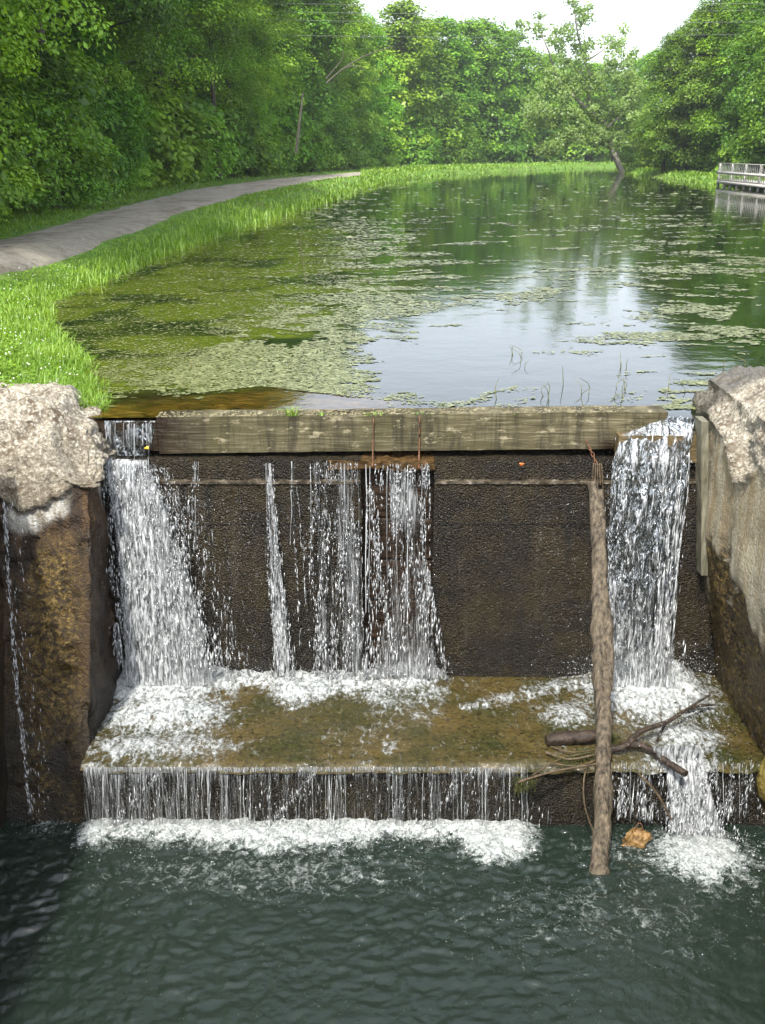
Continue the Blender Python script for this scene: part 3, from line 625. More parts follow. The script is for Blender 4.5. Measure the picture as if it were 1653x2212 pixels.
def fR(v, p, n):
    z = v[:, 2]; q0 = v.copy(); y = v[:, 1]
    top = sstep(-0.35, 0.30, z)
    er = 0.26 * sstep(-0.7, -2.2, z)        # the foot is eaten away
    v = v.copy(); v[:, 0] += er * (1 - p[:, 0])
    zig = np.interp(y, [6.0, 6.22, 6.6, 6.87, 7.3], [.05, 0, -.24, -.05, .07]) + 0.08 * (fbm(np.column_stack([y * 5, z * 0, 0 * z]), 3, 15) - .5) * 2
    cap = np.maximum(sstep(-0.02, 0.03, z - zig), sstep(.10, .14, z))
    lx = (1 - p[:, 0]) ** 40
    edge_in = sstep(0.0, 0.16, z - zig)
    v[:, 0] += edge_in * 0.13 * sstep(3.1, 2.5, q0[:, 0]); v[:, 2] -= top * 0.10 * sstep(2.75, 2.42, q0[:, 0])
    big = fbm(q0 * 2.2, 4, 101) - .5; mid = fbm(q0 * 9, 4, 102) - .5; peb = rub(q0, 103, 17)
    moss = sstep(0.50, 0.60, fbm(q0 * [3, 3, 1.6], 4, 108) + .30 * sstep(-1.1, -1.6, z) * sstep(7.15, 6.8, y) + .14 * sstep(-0.8, -1.2, z) * sstep(7.3, 7.1, y)) * sstep(-.55, -.95, z)
    amp = 0.05 * big + 0.03 * mid * (.3 + .7 * moss) + cap * (0.03 + 0.07 * peb + .03 * mid - .03 * sstep(.54, .64, fbm(q0 * 13, 3, 119))) + moss * (0.04 * peb - .03)
    cav = -0.13 * np.exp(-(((z + 1.25) / .5) ** 2 + ((y - 6.62) / .13) ** 2)) * (fbm(q0 * 6, 3, 55) > .42)
    v = v + n * (amp + cav)[:, None]
    wet = np.maximum(sstep(7.26, 7.40, y) * .9, sstep(-0.7, -1.3, z) * sstep(6.85, 7.1, y)) * (1 - moss * .7) ; wet = np.maximum(wet, sstep(-1.9, -2.2, z) * .8)
    return v, {'cap': cap, 'moss': moss, 'plaster': 0 * z, 'wet': wet}
C = [(2.45, 6.20, PZ - .6), (4.2, 6.20, PZ - .6), (2.45, 8.1, PZ - .6), (4.2, 8.1, PZ - .6), (2.44, 5.2, 0.28), (4.2, 5.2, 0.28), (2.50, 7.80, 0.28), (4.2, 7.80, 0.28)]
pier('right_pier', C, PIER_R, 0.022, fR, 'tan concrete and rubble pier right of the dam with bright crumbling top')
def wing(name, x0, x1, y0, y1, z1, mat, label):
    mb = MB(); v, q, p, n = hexa([(x, y, z) for z in (PZ - .6, z1) for y in (y0, y1) for x in (x0, x1)], 0.05)
    q0 = v.copy(); v = v + n * ((fbm(q0 * 2, 4, 61) - .5) * .10)[:, None]; z = q0[:, 2]
    mb.add(v, q=q); mb.extra = {'cap': sstep(-.3, -.2, z), 'moss': sstep(.5, .6, fbm(q0 * 2.5, 3, 62)) * .6, 'plaster': 0 * z, 'wet': sstep(-.4, -1, z) * .6}
    tag(mb.build(name, mat), label, 'stone wall')
wing('lock_wall', -3.9, -2.76, -6, 6.55, 0.2, PIER_L, 'dark wet lock wall at the far left edge with a trickle running down it')
mb = MB(); v, q, p, n = hexa([(x, y, z) for z in (PZ - .6, 0.2) for y in (-6, 5.15) for x in (3.05, 4.2)], 0.08)
mb.add(v + n * ((fbm(v * 2, 3, 61) - .5) * .1)[:, None], q=q); z = v[:, 2]; mb.extra = {'cap': 0 * z, 'moss': 0 * z, 'plaster': 0 * z, 'wet': sstep(-.4, -1, z)}
tag(mb.build('lock_wall', PIER_R), 'tan lock wall running toward the viewer on the right of the pool', 'stone wall')
# mossy boulder at the foot of the right pier
mb = MB(); v, q, p, n = hexa([(x, y, z) for z in (-1, 1) for y in (-1, 1) for x in (-1, 1)], .12); v /= np.linalg.norm(v, axis=1)[:, None]
v = v * (1 + .35 * (fbm(v * 2 + 9, 3) - .5)[:, None]) * [.13, .12, .22] + [2.80, 6.0, PZ + .42]; mb.add(v, q=q)
tag(mb.build('boulder', mat_simple('mossy_stone', (0.05, 0.04, 0.008), (0.22, 0.17, 0.04), 30, .5, .02), smooth=True), 'yellow mossy boulder at the foot of the right pier', 'boulder')
# stop-log guide on the right pier
g0, g1 = PV(1512, 905, 7.22), PV(1512, 1235, 7.22)
mb = MB(); v, q, p, n = hexa([(x + g0[0] * zz + g1[0] * (1 - zz), y, g1[2] * (1 - zz) + g0[2] * zz) for zz in (0, 1) for y in (7.14, 7.30) for x in (-.012, .04)], .015)
v += n * ((fbm(v * 8, 3) - .5) * .015)[:, None]; mb.add(v, q=q)
tag(mb.build('gate_guide', METALG), 'pale grey vertical gate guide post fixed against the right pier', 'post')

# ------------------------------------------------------------------ falling water
G = 9.81
def rayfall(px, py, D0, z0, v):
    """point on the falling arc that starts at (D0, z0) with outward speed v"""
    t = tanpy(py); D = np.full(np.shape(t), D0, float)
    for _ in range(12):
        z = HC - D * t; D = 0.5 * D + 0.5 * (D0 - v * np.sqrt(np.maximum(2 * (z0 - z) / G, 0)))
    z = HC - D * t; return np.stack([(px - CX) / FV * depth(D, z), D, z], -1)
def drops(mb, path, n, D0, z0, v, sub=6, jit=1.0, lw=(.03, .006), seed=0, fade=None):
    """path rows: (y, xcentre, halfwidth) in view units; n elongated drops in sub streams"""
    n = int(n * .62); r = np.random.default_rng(seed); path = np.array(path, float)
    y = r.uniform(path[0, 0], path[-1, 0], n); xc = np.interp(y, path[:, 0], path[:, 1]); hw = np.interp(y, path[:, 0], path[:, 2])
    u = (r.permutation(np.tile(np.linspace(-1, 1, sub), n // sub + 1))[:n]) if sub > 1 else np.zeros(n)
    u = u + .12 * np.sin(y / 60 + u * 9) + r.normal(0, .10 * jit, n)
    ok = fbm(np.column_stack([(xc + u * hw) / 7.0, y / 60.0 + seed, 0 * y]), 3, seed) > .50 + .10 * r.standard_normal(n)
    y, xc, hw, u = y[ok], xc[ok], hw[ok], u[ok]; n = len(y)
    p = rayfall(xc + u * hw, y, D0, z0, v); p[:, 1] += r.normal(0, .012, n)
    t = (y - path[0, 0]) / (path[-1, 0] - path[0, 0] + 1e-6)
    L = lw[0] * .8 * r.lognormal(0, .55, n) * (0.6 + .8 * t); Wd = lw[1] * .72 * r.lognormal(0, .45, n) * (.8 + .4 * t)
    many(mb, p, np.column_stack([Wd * .9, Wd * .9, L * 1.25]), r.random(n) ** .8)
def sheet(mb, left, right, D0, z0, v, dens=None, nu=40, nv=70, wob=.02, seed=0, off=0.0, ef=.12):
    left = np.array(left, float); right = np.array(right, float)
    y = np.linspace(left[0, 0], left[-1, 0], nv); xl = np.interp(y, left[:, 0], left[:, 1]); xr = np.interp(y, right[:, 0], right[:, 1])
    u = np.linspace(0, 1, nu); PX = xl[:, None] * (1 - u) + xr[:, None] * u; PY = np.repeat(y[:, None], nu, 1)
    V = rayfall(PX, PY, D0, z0, v); V[..., 1] += off + (fbm((V.reshape(-1, 3) * [16, 1, 3]) + seed, 3, seed).reshape(nv, nu) - .5) * 2 * wob
    e = np.minimum(u, 1 - u)[None]; t = np.linspace(0, 1, nv)[:, None]
    d = (dens(u[None], t) if dens else .5 + 0 * u[None] * t) - .5 * sstep(ef, 0, e)
    gridmesh(mb, V, flip=True); mb.extra.setdefault('dens', []); mb.extra['dens'] += list(np.broadcast_to(d, (nv, nu)).reshape(-1))
def strands(mb, xs, y0, y1, D0, z0, v, rad=.004, seed=0, wob=2.0):
    r = np.random.default_rng(seed)
    for x in xs:
        k = 9; yy = np.linspace(y0 + r.uniform(-2, 3), y1 - r.uniform(-3, 8), k); p = rayfall(x + np.cumsum(r.normal(0, wob, k)) * .3, yy, D0, z0, v)
        tube(mb, p, .6 * rad * r.uniform(.5, 1.6) * (1 - .5 * np.linspace(0, 1, k)) * (1 + .5 * r.standard_normal(k).clip(-.9, 2)), 5, a=r.random() ** 1.3, cap=False)
def fall(name, label, build, group=None):
    o = tag(empty(name, (0, 7.2, APZ)), label, 'waterfall', group); build(o); return o

def f_left(o):
    mb = MB(); L = [(992, 222), (1100, 238), (1250, 250), (1475, 262)]; R = [(1005, 330), (1100, 372), (1250, 425), (1475, 482)]
    for k in range(3): sheet(mb, L, R, 7.33, -.28, .30 + .06 * k, lambda u, t: .62 - .25 * np.abs(u - .3) + .05 * t + 0 * u, seed=k, off=-.02 * k)
    put(mb, 'water_sheet', FALL_W, o, True)
    mb = MB(); drops(mb, [(1000, 272, 45), (1100, 298, 62), (1250, 332, 84), (1440, 362, 108)], 11000, 7.30, -.28, .42, 16, 1.4, (.022, .0055), 1)
    drops(mb, [(1010, 335, 22), (1150, 390, 44), (1300, 432, 54), (1450, 455, 66)], 3200, 7.30, -.28, .45, 7, 2, (.018, .004), 2)
    put(mb, 'drops', DROP, o)
fall('waterfall', 'wide white cascade beside the left pier, falling under the low end of the beam', f_left)
def f_sill(o):
    mb = MB(); sheet(mb, [(909, 226), (913, 226), (935, 228), (985, 232)], [(909, 336), (913, 336), (925, 334), (985, 320)], 7.40, .005, .05, nu=40, nv=24, wob=.004); put(mb, 'water_sheet', SHEET, o, True)
    mb = MB(); r = np.random.default_rng(4); strands(mb, r.uniform(232, 328, 26), 914, 965, 7.385, 0.0, .12, .004, 3, 1.0); strands(mb, [276, 278, 291, 322], 914, 1010, 7.385, 0, .14, .005, 5, 1.0); put(mb, 'strands', DROP, o)
fall('waterfall', 'thin film of water slipping over the low left end of the beam', f_sill)
thin = [('narrow broken trickle just right of the wide white cascade', [(1000, 425, 6), (1080, 418, 9), (1250, 402, 10), (1440, 410, 20)], 700, 3),
        ('straight bright stream on the left dam wall, leftmost of the middle group', [(1000, 580, 8), (1120, 588, 8), (1250, 597, 14), (1460, 612, 20)], 2000, 5),
        ('thin dripping thread between the bright stream and the broken curtain', [(1000, 632, 3), (1120, 642, 6), (1250, 650, 8), (1460, 660, 12)], 380, 2)]
for i, (lab, path, n, sub) in enumerate(thin):
    def f(o, path=path, n=n, sub=sub, i=i):
        mb = MB(); drops(mb, path, n, 7.28, -.30, .12, sub, 2, (.022, .004), 20 + i); put(mb, 'drops', DROP, o)
        mb = MB(); pth = np.array(path, float); strands(mb, np.array([-.6, 0, .5]) * pth[0, 2] + pth[0, 1], 998, 1180, 7.29, -.30, .10, .004, 30 + i, 3.0); put(mb, 'strands', DROP, o)
        if i == 1:
            mb = MB(); sheet(mb, [(p_[0], p_[1] - p_[2]) for p_ in path], [(p_[0], p_[1] + p_[2]) for p_ in path], 7.28, -.30, .12, lambda u, t: .5 + .15 * t + 0 * u, nu=10, seed=8); put(mb, 'water_sheet', FALL_W, o, True)
    fall('waterfall', lab, f)
def f_mid(o):
    mb = MB(); sheet(mb, [(1000, 668), (1200, 680), (1465, 684)], [(1000, 772), (1200, 790), (1465, 800)], 7.28, -.30, .12, lambda u, t: .44 + .12 * np.cos(u * 9) + .12 * t, nu=50, seed=11); put(mb, 'water_sheet', FALL_T, o, True)
    mb = MB(); drops(mb, [(1000, 718, 46), (1200, 728, 50), (1465, 728, 50)], 4200, 7.26, -.30, .16, 9, 1.1, (.02, .0045), 40); strands(mb, [672, 690, 702, 744, 772], 1000, 1230, 7.27, -.3, .13, .005, 9, 3); put(mb, 'drops', DROP, o)
fall('waterfall', 'broken speckled curtain of water left of the board-filled gap', f_mid)
def f_gap(o):
    mb = MB(); D0 = 7.26
    for path, n, s in (([(1005, 800, 10), (1200, 808, 12), (1465, 826, 36)], 1500, 1), ([(1005, 865, 42), (1100, 862, 44), (1200, 870, 46), (1465, 880, 75)], 3600, 2), ([(1005, 918, 8), (1250, 922, 8), (1465, 930, 30)], 1300, 3)):
        drops(mb, path, n, D0, -.33, .22, 5, 1.2, (.024, .0048), 50 + s)
    strands(mb, [790, 800, 838, 860, 880, 912, 920], 1004, 1330, D0, -.33, .2, .0055, 12, 3.0); put(mb, 'drops', DROP, o)
    mb = MB(); sheet(mb, [(1010, 835), (1200, 840), (1465, 800)], [(1010, 905), (1200, 915), (1465, 958)], D0, -.33, .2, lambda u, t: .42 + .3 * np.exp(-((t - .17) / .12) ** 2) + .32 * t ** 3 + 0 * u, seed=14); put(mb, 'water_sheet', FALL_T, o, True)
fall('waterfall', 'ragged white streams falling in front of the wooden boards in the gap', f_gap)
def f_right(o):
    mb = MB(); sheet(mb, [(900, 1448), (918, 1400), (938, 1345), (1000, 1322), (1200, 1312), (1480, 1318)], [(900, 1500), (918, 1500), (938, 1498), (1000, 1484), (1200, 1466), (1480, 1440)], 7.33, -.02, .42, nu=70, nv=140, wob=.035, seed=15); put(mb, 'water_sheet', SHEET, o, True)
    mb = MB(); drops(mb, [(940, 1425, 66), (1100, 1400, 80), (1250, 1390, 80), (1440, 1385, 75)], 1100, 7.32, -.05, .50, 12, 1.2, (.026, .005), 60)
    drops(mb, [(935, 1460, 32), (1200, 1448, 20), (1440, 1430, 18)], 2200, 7.32, -.03, .52, 6, .6, (.05, .004), 61)
    drops(mb, [(945, 1338, 8), (1100, 1330, 22), (1440, 1330, 30)], 1400, 7.30, -.1, .42, 4, 1.6, (.016, .005), 62); put(mb, 'drops', DROP, o)
    mb = MB(); sheet(mb, [(1180, 1312), (1485, 1295)], [(1180, 1450), (1485, 1478)], 7.31, -.03, .5, lambda u, t: .28 + .36 * t ** 2 + 0 * u, seed=16); put(mb, 'white_water', FALL_W, o, True)
fall('waterfall', 'thick glossy chute of water pouring through the notch beside the right pier', f_right)
def f_curtain(o):
    mb = MB(); r = np.random.default_rng(70); xs = np.sort(r.uniform(176, 1142, 210)); xs = xs[(vnoise(np.column_stack([xs / 18, 0 * xs, 0 * xs]), 5) > .38)]
    strands(mb, xs, 1662, 1790, APD - .005, APZ - .02, .10, .0040, 71, 3.2); put(mb, 'strands', DROP, o)
    mb = MB(); sheet(mb, [(1657, 174), (1790, 176)], [(1657, 1142), (1790, 1140)], APD, APZ, .10, lambda u, t: .41 + .22 * np.exp(-(t / .15) ** 2) + .12 * sstep(.45, .1, u) + 0 * t, nu=260, nv=30, wob=.012, seed=18, ef=.01); put(mb, 'water_sheet', FALL_T, o, True)
    mb = MB(); drops(mb, [(1660, 658, 480), (1790, 658, 480)], 3500, APD - .01, APZ, .12, 120, .08, (.018, .0035), 72); put(mb, 'drops', DROP, o)
fall('waterfall', 'low wide curtain of thin strands dropping from the apron into the pool', f_curtain)
def f_gush(o):
    mb = MB(); L = [(1610, 1400), (1660, 1430), (1720, 1440), (1800, 1446), (1865, 1430)]; R = [(1610, 1520), (1660, 1530), (1720, 1545), (1800, 1575), (1865, 1610)]
    for k in range(2): sheet(mb, L, R, APD + .02, APZ + .05, .35 + .08 * k, lambda u, t: .74 - .3 * np.abs(u - .5) + 0 * t, nu=30, seed=20 + k)
    put(mb, 'water_sheet', FALL_W, o, True)
    mb = MB(); drops(mb, [(1640, 1478, 50), (1720, 1495, 48), (1870, 1520, 90)], 3800, APD, APZ, .45, 9, 1.5, (.02, .005), 80); put(mb, 'drops', DROP, o)
fall('waterfall', 'strong white gush spilling off the apron corner below the right pier', f_gush)
def f_drip(o):
    mb = MB(); drops(mb, [(1650, 1390, 70), (1770, 1400, 75)], 1500, APD - .01, APZ, .1, 22, .6, (.022, .004), 85); drops(mb, [(1640, 1575, 50), (1765, 1580, 60)], 1300, APD - .01, APZ, .08, 18, .8, (.018, .0035), 86)
    strands(mb, [1345, 1362, 1378, 1392, 1405, 1425, 1550, 1562, 1600], 1650, 1775, APD, APZ, .09, .005, 87, 2.5); put(mb, 'drops', DROP, o)
    mb = MB(); sheet(mb, [(1640, 1330), (1775, 1332)], [(1640, 1640), (1775, 1650)], APD, APZ, .08, lambda u, t: .32 + 0 * u * t, nu=80, nv=30, seed=22, ef=.03); put(mb, 'water_sheet', FALL_T, o, True)
fall('waterfall', 'sparse drips and threads off the apron behind the leaning log', f_drip)
def f_edge(o):
    r = np.random.default_rng(90); n = 420; y = r.uniform(1090, 1760, n); D = np.interp(y, [1090, 1400, 1760], [6.72, 6.36, 5.98])
    x = np.interp(y, [1060, 1300, 1500, 1760], [8, 22, 38, 68]) + r.normal(0, 3.0, n) + (r.random(n) < .18) * r.uniform(8, 45, n)
    mb = MB(); z_ = HC - D * tanpy(y); p = np.column_stack([(x - CX) / FV * depth(D, z_), D, z_]); many(mb, p, np.column_stack([r.uniform(.002, .005, n), r.uniform(.002, .005, n), r.uniform(.008, .04, n)]), r.random(n)); put(mb, 'drops', DROP, o)
fall('waterfall', 'thin dark trickle down the corner at the far left edge', f_edge)
# spray: fine droplets over the impact zones
mb = MB(); r = np.random.default_rng(99)
def spray(c, rad, hgt, n, z0, s=.004):
    u = r.normal(0, 1, (n, 2)) * rad; h = r.exponential(hgt, n); p = np.column_stack([c[0] + u[:, 0], np.minimum(c[1] + u[:, 1], c[1] + 3 * rad[1]), z0 + h]); n2 = n // 2; many(mb, p[:n2], .62 * s * r.lognormal(0, .5, (n2, 1)) * np.ones(3), r.random(n2))
for c, rad, hgt, n in (((pa(345, 1462)), (.34, .12), .09, 8000), ((pa(1395, 1470)), (.34, .14), .11, 9000), ((pa(880, 1480)), (.22, .05), .05, 1500), ((pa(700, 1480)), (.35, .05), .03, 900), ((pa(500, 1470)), (.3, .06), .03, 600), (pa(1480, 1600), (.2, .14), .05, 1500)):
    spray(c, rad, hgt, n, APZ + .08)
xs = r.uniform(xa, xb, 3000); dd = np.abs(r.normal(0, .14, 3000)); many(mb, np.column_stack([xs, APD - .06 - dd, PZ + .02 + r.exponential(.03, 3000)]), .0026 * r.lognormal(0, .5, (3000, 1)) * np.ones(3), r.random(3000))
spray(P(1510, 1850, PZ)[:2], (.2, .14), .05, 3500, PZ + .02); spray(P(1300, 1960, PZ)[:2], (.75, .30), .02, 1400, PZ, .0028); spray(P(110, 1770, PZ)[:2], (.16, .12), .05, 500, PZ)
tag(mb.build('spray', DROP), 'fine white spray and bubbles where the falls hit the water', 'spray', kind='stuff')
# loose droplets in front of the dam
mb = MB(); n = 1500; xx = np.r_[r.uniform(380, 560, 700), r.uniform(560, 960, 500), r.uniform(1150, 1320, 300)]; yy = r.uniform(1080, 1460, n); p = PV(xx, yy, 7.2); many(mb, p, np.column_stack([r.uniform(.0015, .0032, n)] * 2 + [r.uniform(.003, .012, n)]), r.random(n) * .7)
tag(mb.build('droplets', DROP), 'scattered falling droplets in front of the dark dam wall', 'droplets', kind='stuff')

# ------------------------------------------------------------------ logs, branch, debris
lt, lb = PV(1281, 1042, 7.22), P(1297, 1880, PZ)
ld = lb - lt
tt = np.linspace(0, 1.12, 60); pts = lt + ld * tt[:, None]; pts[:, 0] += .035 * np.sin(tt * 3.0) + .012 * np.sin(tt * 11)
log = tag(empty('leaning_log', tuple(lb)), 'tall split grey brown log leaning upright against the dam in the pool', 'log')
mb = MB(); tube(mb, pts, .043 + .020 * tt, 40, rough=.95, seed=3, aniso=True); put(mb, 'trunk', LOGM, log, True)
mb = MB(); k = np.linspace(0.02, .70, 34); p2 = lt + ld * k[:, None] + [.040, -.02, 0]; p2[:, 0] += .035 * np.sin(k * 3) + .01 * np.sin(k * 17); tube(mb, p2, .024 + .014 * np.sin(k * 4) ** 2, 18, rough=1.1, seed=9, aniso=True); put(mb, 'split_side', LOGM, log, True)
mb = MB(); tube(mb, curve([P(1180, 1600, APZ + .05), P(1230, 1594, APZ + .06), P(1300, 1590, APZ + .07)], 30), .048, 24, rough=.9, seed=5)
tag(mb.build('short_log', WETWOOD, smooth=True), 'short black wet log lying on the apron left of the leaning log', 'log')
def pl(pts, z): return [P(a, b, zz) for (a, b), zz in zip(pts, z)]
br = tag(empty('fallen_branch', tuple(P(1320, 1615, APZ))), 'bent bare branch reaching from the leaning log to the right pier', 'branch')
mb = MB(); tube(mb, curve(pl([(1315, 1618), (1350, 1612), (1385, 1580), (1440, 1560), (1490, 1528), (1535, 1500)], [APZ + x for x in (.06, .08, .12, .13, .16, .22)]), 40), np.linspace(.028, .009, 40), 12, rough=.9, seed=2); put(mb, 'stem', WETWOOD, br, True)
for pts, r0 in (([(1340, 1612), (1390, 1612), (1440, 1645), (1482, 1672)], .028), ([(1480, 1535), (1510, 1525), (1545, 1522)], .012), ([(1440, 1560), (1425, 1585), (1420, 1600)], .010)):
    mb = MB(); tube(mb, curve(pl(pts, [APZ + .07] * len(pts)), 20), np.linspace(r0, r0 * .75, 20), 10, rough=.9, seed=int(r0 * 999)); put(mb, 'limb', WETWOOD, br, True)
tw = [([(1120, 1690), (1190, 1668), (1290, 1650)], .010, 'long straight twig jammed lowest left of the leaning log'), ([(1180, 1625), (1230, 1640), (1285, 1630)], .012, 'upper bent twig wedged under the short wet log'),
      ([(1150, 1675), (1210, 1640), (1275, 1625)], .006, 'thin pale twig slanting up beside the leaning log'), ([(1200, 1650), (1250, 1655), (1290, 1640)], .007, 'short dark twig in the middle of the debris'), ([(1190, 1612), (1235, 1625), (1290, 1618)], .007, 'slim twig touching the underside of the short log')]
for pts, r0, lab in tw:
    mb = MB(); tube(mb, curve(pl(pts, [APZ + .04, APZ + .05, APZ + .06]), 16), np.linspace(r0, r0 * .6, 16), 7, rough=.8, seed=int(pts[0][0])); tag(mb.build('twig', TWIG, smooth=True), lab, 'twig', 'twigs caught against the leaning log')
mb = MB(); tube(mb, curve([P(1275, 1640, APZ), PV(1262, 1680, 5.9), PV(1262, 1730, 5.82), PV(1272, 1770, 5.80), PV(1284, 1800, 5.76)], 30), .006, 6)
tag(mb.build('vine', TWIG), 'thin bent vine hanging down left of the leaning log', 'vine')
mb = MB(); tube(mb, curve([PV(1380, 1672, 5.85), PV(1420, 1715, 5.82), PV(1450, 1770, 5.8)], 20), .009, 6, rough=.6); tag(mb.build('stick', TWIG), 'dark stick slanting down between the drips and the white gush', 'stick')
# moss and grass caught at the debris
mb = MB(); r = np.random.default_rng(8)
for (a, b, s, k) in ((1130, 1700, .035, 260), (1260, 1640, .05, 220), (1225, 1655, .04, 120), (1325, 1605, .035, 160)):
    c = P(a, b, APZ) if b < 1660 else PV(a, b, APD - .03); bp = c + r.normal(0, 1, (k, 3)) * [s, .03, .025]; blades(mb, bp, r.uniform(.02, .07, k), .004, 1.2, r.random(k), seed=a)
tag(mb.build('moss', MOSSM), 'yellow green moss and grass scraps snagged on the debris', 'moss', kind='stuff')
mb = MB(); v, q, p, n = hexa([(x, y, z) for z in (-1, 1) for y in (-1, 1) for x in (-1, 1)], .1); v /= np.linalg.norm(v, axis=1)[:, None]
c = P(1372, 1815, PZ + .03); v = v * (1 + .8 * (fbm(v * 2.2 + 3, 4) - .5)[:, None]) * [.095, .07, .075]; v[:, 2] += .35 * v[:, 0]; mb.add(v + c, q=q)
tube(mb, curve([c + [-.03, -.02, -.01], c + [-.10, -.04, -.04], c + [-.17, -.06, -.06]], 12), np.linspace(.03, .012, 12), 8, rough=.7)
tag(mb.build('rotten_stump', OCHRE, smooth=True), 'ochre chunk of rotten wood poking out of the pool right of the log', 'driftwood')
mb = MB(); th = np.linspace(-.4, pi + .2, 20); tube(mb, np.column_stack([c[0] + .02 + .028 * np.cos(th), c[1] + 0 * th, c[2] + .07 + .075 * np.sin(th)]), .0035, 6); tag(mb.build('wire_loop', RUST), 'dark wire loop arching above the ochre rotten wood', 'wire')
# chain
ch = tag(empty('chain', tuple(PV(1268, 950, 7.38))), 'short rusty iron chain hanging off the right part of the beam', 'chain')
cp = curve([PV(1266, 950, 7.37), PV(1272, 965, 7.36), PV(1280, 980, 7.34), PV(1288, 1002, 7.30)], 9)
for k in range(8):
    a0, a1 = cp[k], cp[k + 1]; d = (a1 - a0); L = np.linalg.norm(d); d /= L; s = np.cross(d, [0, 1, 0]) if k % 2 else np.array([0, 1.0, 0]); s /= np.linalg.norm(s)
    th = np.linspace(0, 2 * pi, 17); m_ = (a0 + a1) / 2; mb = MB(); tube(mb, m_ + np.cos(th)[:, None] * d * L * .68 + np.sin(th)[:, None] * s * L * .36, .0035, 6, cap=False); put(mb, 'link', RUST, ch, True)
for i, (px, y0, y1, rr, lab) in enumerate([(907, 906, 1012, .006, 'rusty iron rod hanging down the beam at the right edge of the gap'), (807, 908, 1008, .005, 'thin rusty rod hanging over the beam above the gap, left one')]):
    mb = MB(); tube(mb, curve([PV(px - 4, y0 - 4, 7.44), PV(px, y0, 7.385), PV(px - 1, (y0 + y1) / 2, 7.38), PV(px - 2, y1, 7.30)], 16), rr, 7, rough=.3); tag(mb.build('iron_rod', RUST, smooth=True), lab, 'rod')
mb = MB(); r = np.random.default_rng(12)
for k in range(5): tube(mb, curve([PV(1283 + k * 4, 1000, 7.27), PV(1281 + k * 5, 1022, 7.25), PV(1284 + k * 4 + r.uniform(-4, 4), 1052 + r.uniform(-8, 20), 7.235)], 10), .006, 6, rough=.9, seed=k)
tag(mb.build('root_strands', TWIG), 'brown rootlets hanging over the ledge above the leaning log', 'roots')
def leafflat(px, py, D, s, col, lab, rot):
    c = PV(px, py, D); th = np.linspace(0, 2 * pi, 13)[:-1]; rr = s * (1 + .25 * np.cos(3 * th)); ring = np.column_stack([rr * np.cos(th + rot), np.full(12, -.0) + .004 * np.cos(2 * th), .7 * rr * np.sin(th + rot)]) + c
    bk = ring + [0, .002, 0]; vv = np.vstack([ring, bk, c - [0, .004, 0]]); mb = MB(); mb.add(vv, q=[(i, i + 12, (i + 1) % 12 + 12, (i + 1) % 12) for i in range(12)], t=[(i, (i + 1) % 12, 24) for i in range(12)])
    tag(mb.build('fallen_leaf', mat_simple('leaf_' + lab.split()[0], col, tuple(x * 1.5 for x in col), 30, .5)), lab, 'leaf')
leafflat(1127, 1003, 7.295, .020, (.35, .10, .02), 'orange fallen leaf stuck to the dark ledge below the beam', .4)
leafflat(318, 968, 7.37, .020, (.5, .38, .03), 'yellow fallen leaf stuck to the wet low end of the beam', 1.2)

# ------------------------------------------------------------------ floating plants
def mat_pad():
    m = M('floating_leaves'); v = m.attr('v'); c = m.mix(v, (0.08, 0.095, 0.026), (0.225, 0.24, 0.11)); return m.done(m.bsdf(c, .35, None, .5))
r = np.random.default_rng(44); N = 560000
pxs = r.uniform(-60, 1720, N); pys = 372 + (905 - 372) * r.random(N) ** .80; w = P(pxs, pys, 0)
dI = sdist(CANAL, w[:, :2]); q3 = w * [1, 1, 0]
warp = fbm(q3 * .35, 2, 61)[:, None] * 2.5
# patch fields: elongated across the view, looser toward the middle
fA = fbm((q3 + warp) * [.7, 1.3, 1], 5, 62, .6); fB = fbm((q3 + warp) * [3.2, 5.5, 1], 4, 66, .6)
field = .6 * fA + .4 * fB
algd = sdist(ALG, w[:, :2]); nearedge = sstep(1.6, .2, np.abs(algd - .6)); inside = algd + (fB - .5) * 2.5 < -.5
wob_ = (fbm(q3 * [1.1, 1.6, 1], 3, 71) - .5)
openw = sstep(700, 960, pxs + 900 * wob_) * sstep(1560, 1380, pxs + 700 * wob_)
thr = .535 + .03 * np.sin(pxs / 130) - .11 * sstep(2.5, 0, algd) - .03 * (pxs > 1150) * (pys > 560) + .03 * (pys < 520) + .035 * openw * sstep(660, 740, pys)
dens = sstep(thr, thr + .045, field); dens = np.where(inside, .16 + .34 * sstep(.50, .60, fB) * sstep(.42, .52, fA), dens)
dens = np.where(sdist(AMB, w[:, :2]) < .05, dens * (algd < .5) * .5 * (fB > .6), dens)
dens = np.maximum(dens, .42 * sstep(.9, .2, np.hypot((pxs - 350) / 260, (pys - 790) / 75) + (fB - .5) * 2.2) * (sdist(AMB, w[:, :2]) > 0.02 + .4 * (fB - .5)))
dens = dens * (1 - .65 * openw * sstep(620, 720, pys))
keep = (dI < -.05) & (r.random(N) < dens * .62) & (w[:, 1] < 125) & (w[:, 1] > 7.7)
w = w[keep]; n = len(w); D = w[:, 1]
s = np.where(algd[keep] < -.2, .011, .016) * r.lognormal(0, .4, n) * np.clip(D / 12, .7, 5); th = r.uniform(0, 2 * pi, n); k = 5
ang = th[:, None] + np.arange(k) * 2 * pi / k; el = r.uniform(.45, 1, n)
ring = np.stack([w[:, 0, None] + s[:, None] * np.cos(ang), w[:, 1, None] + (s * el)[:, None] * np.sin(ang), .004 + 0 * ang + r.random(n)[:, None] * .004], -1)
ring[:, :, 2] += r.normal(0, .06, (n, 1)) * s[:, None] * np.cos(ang - th[:, None])
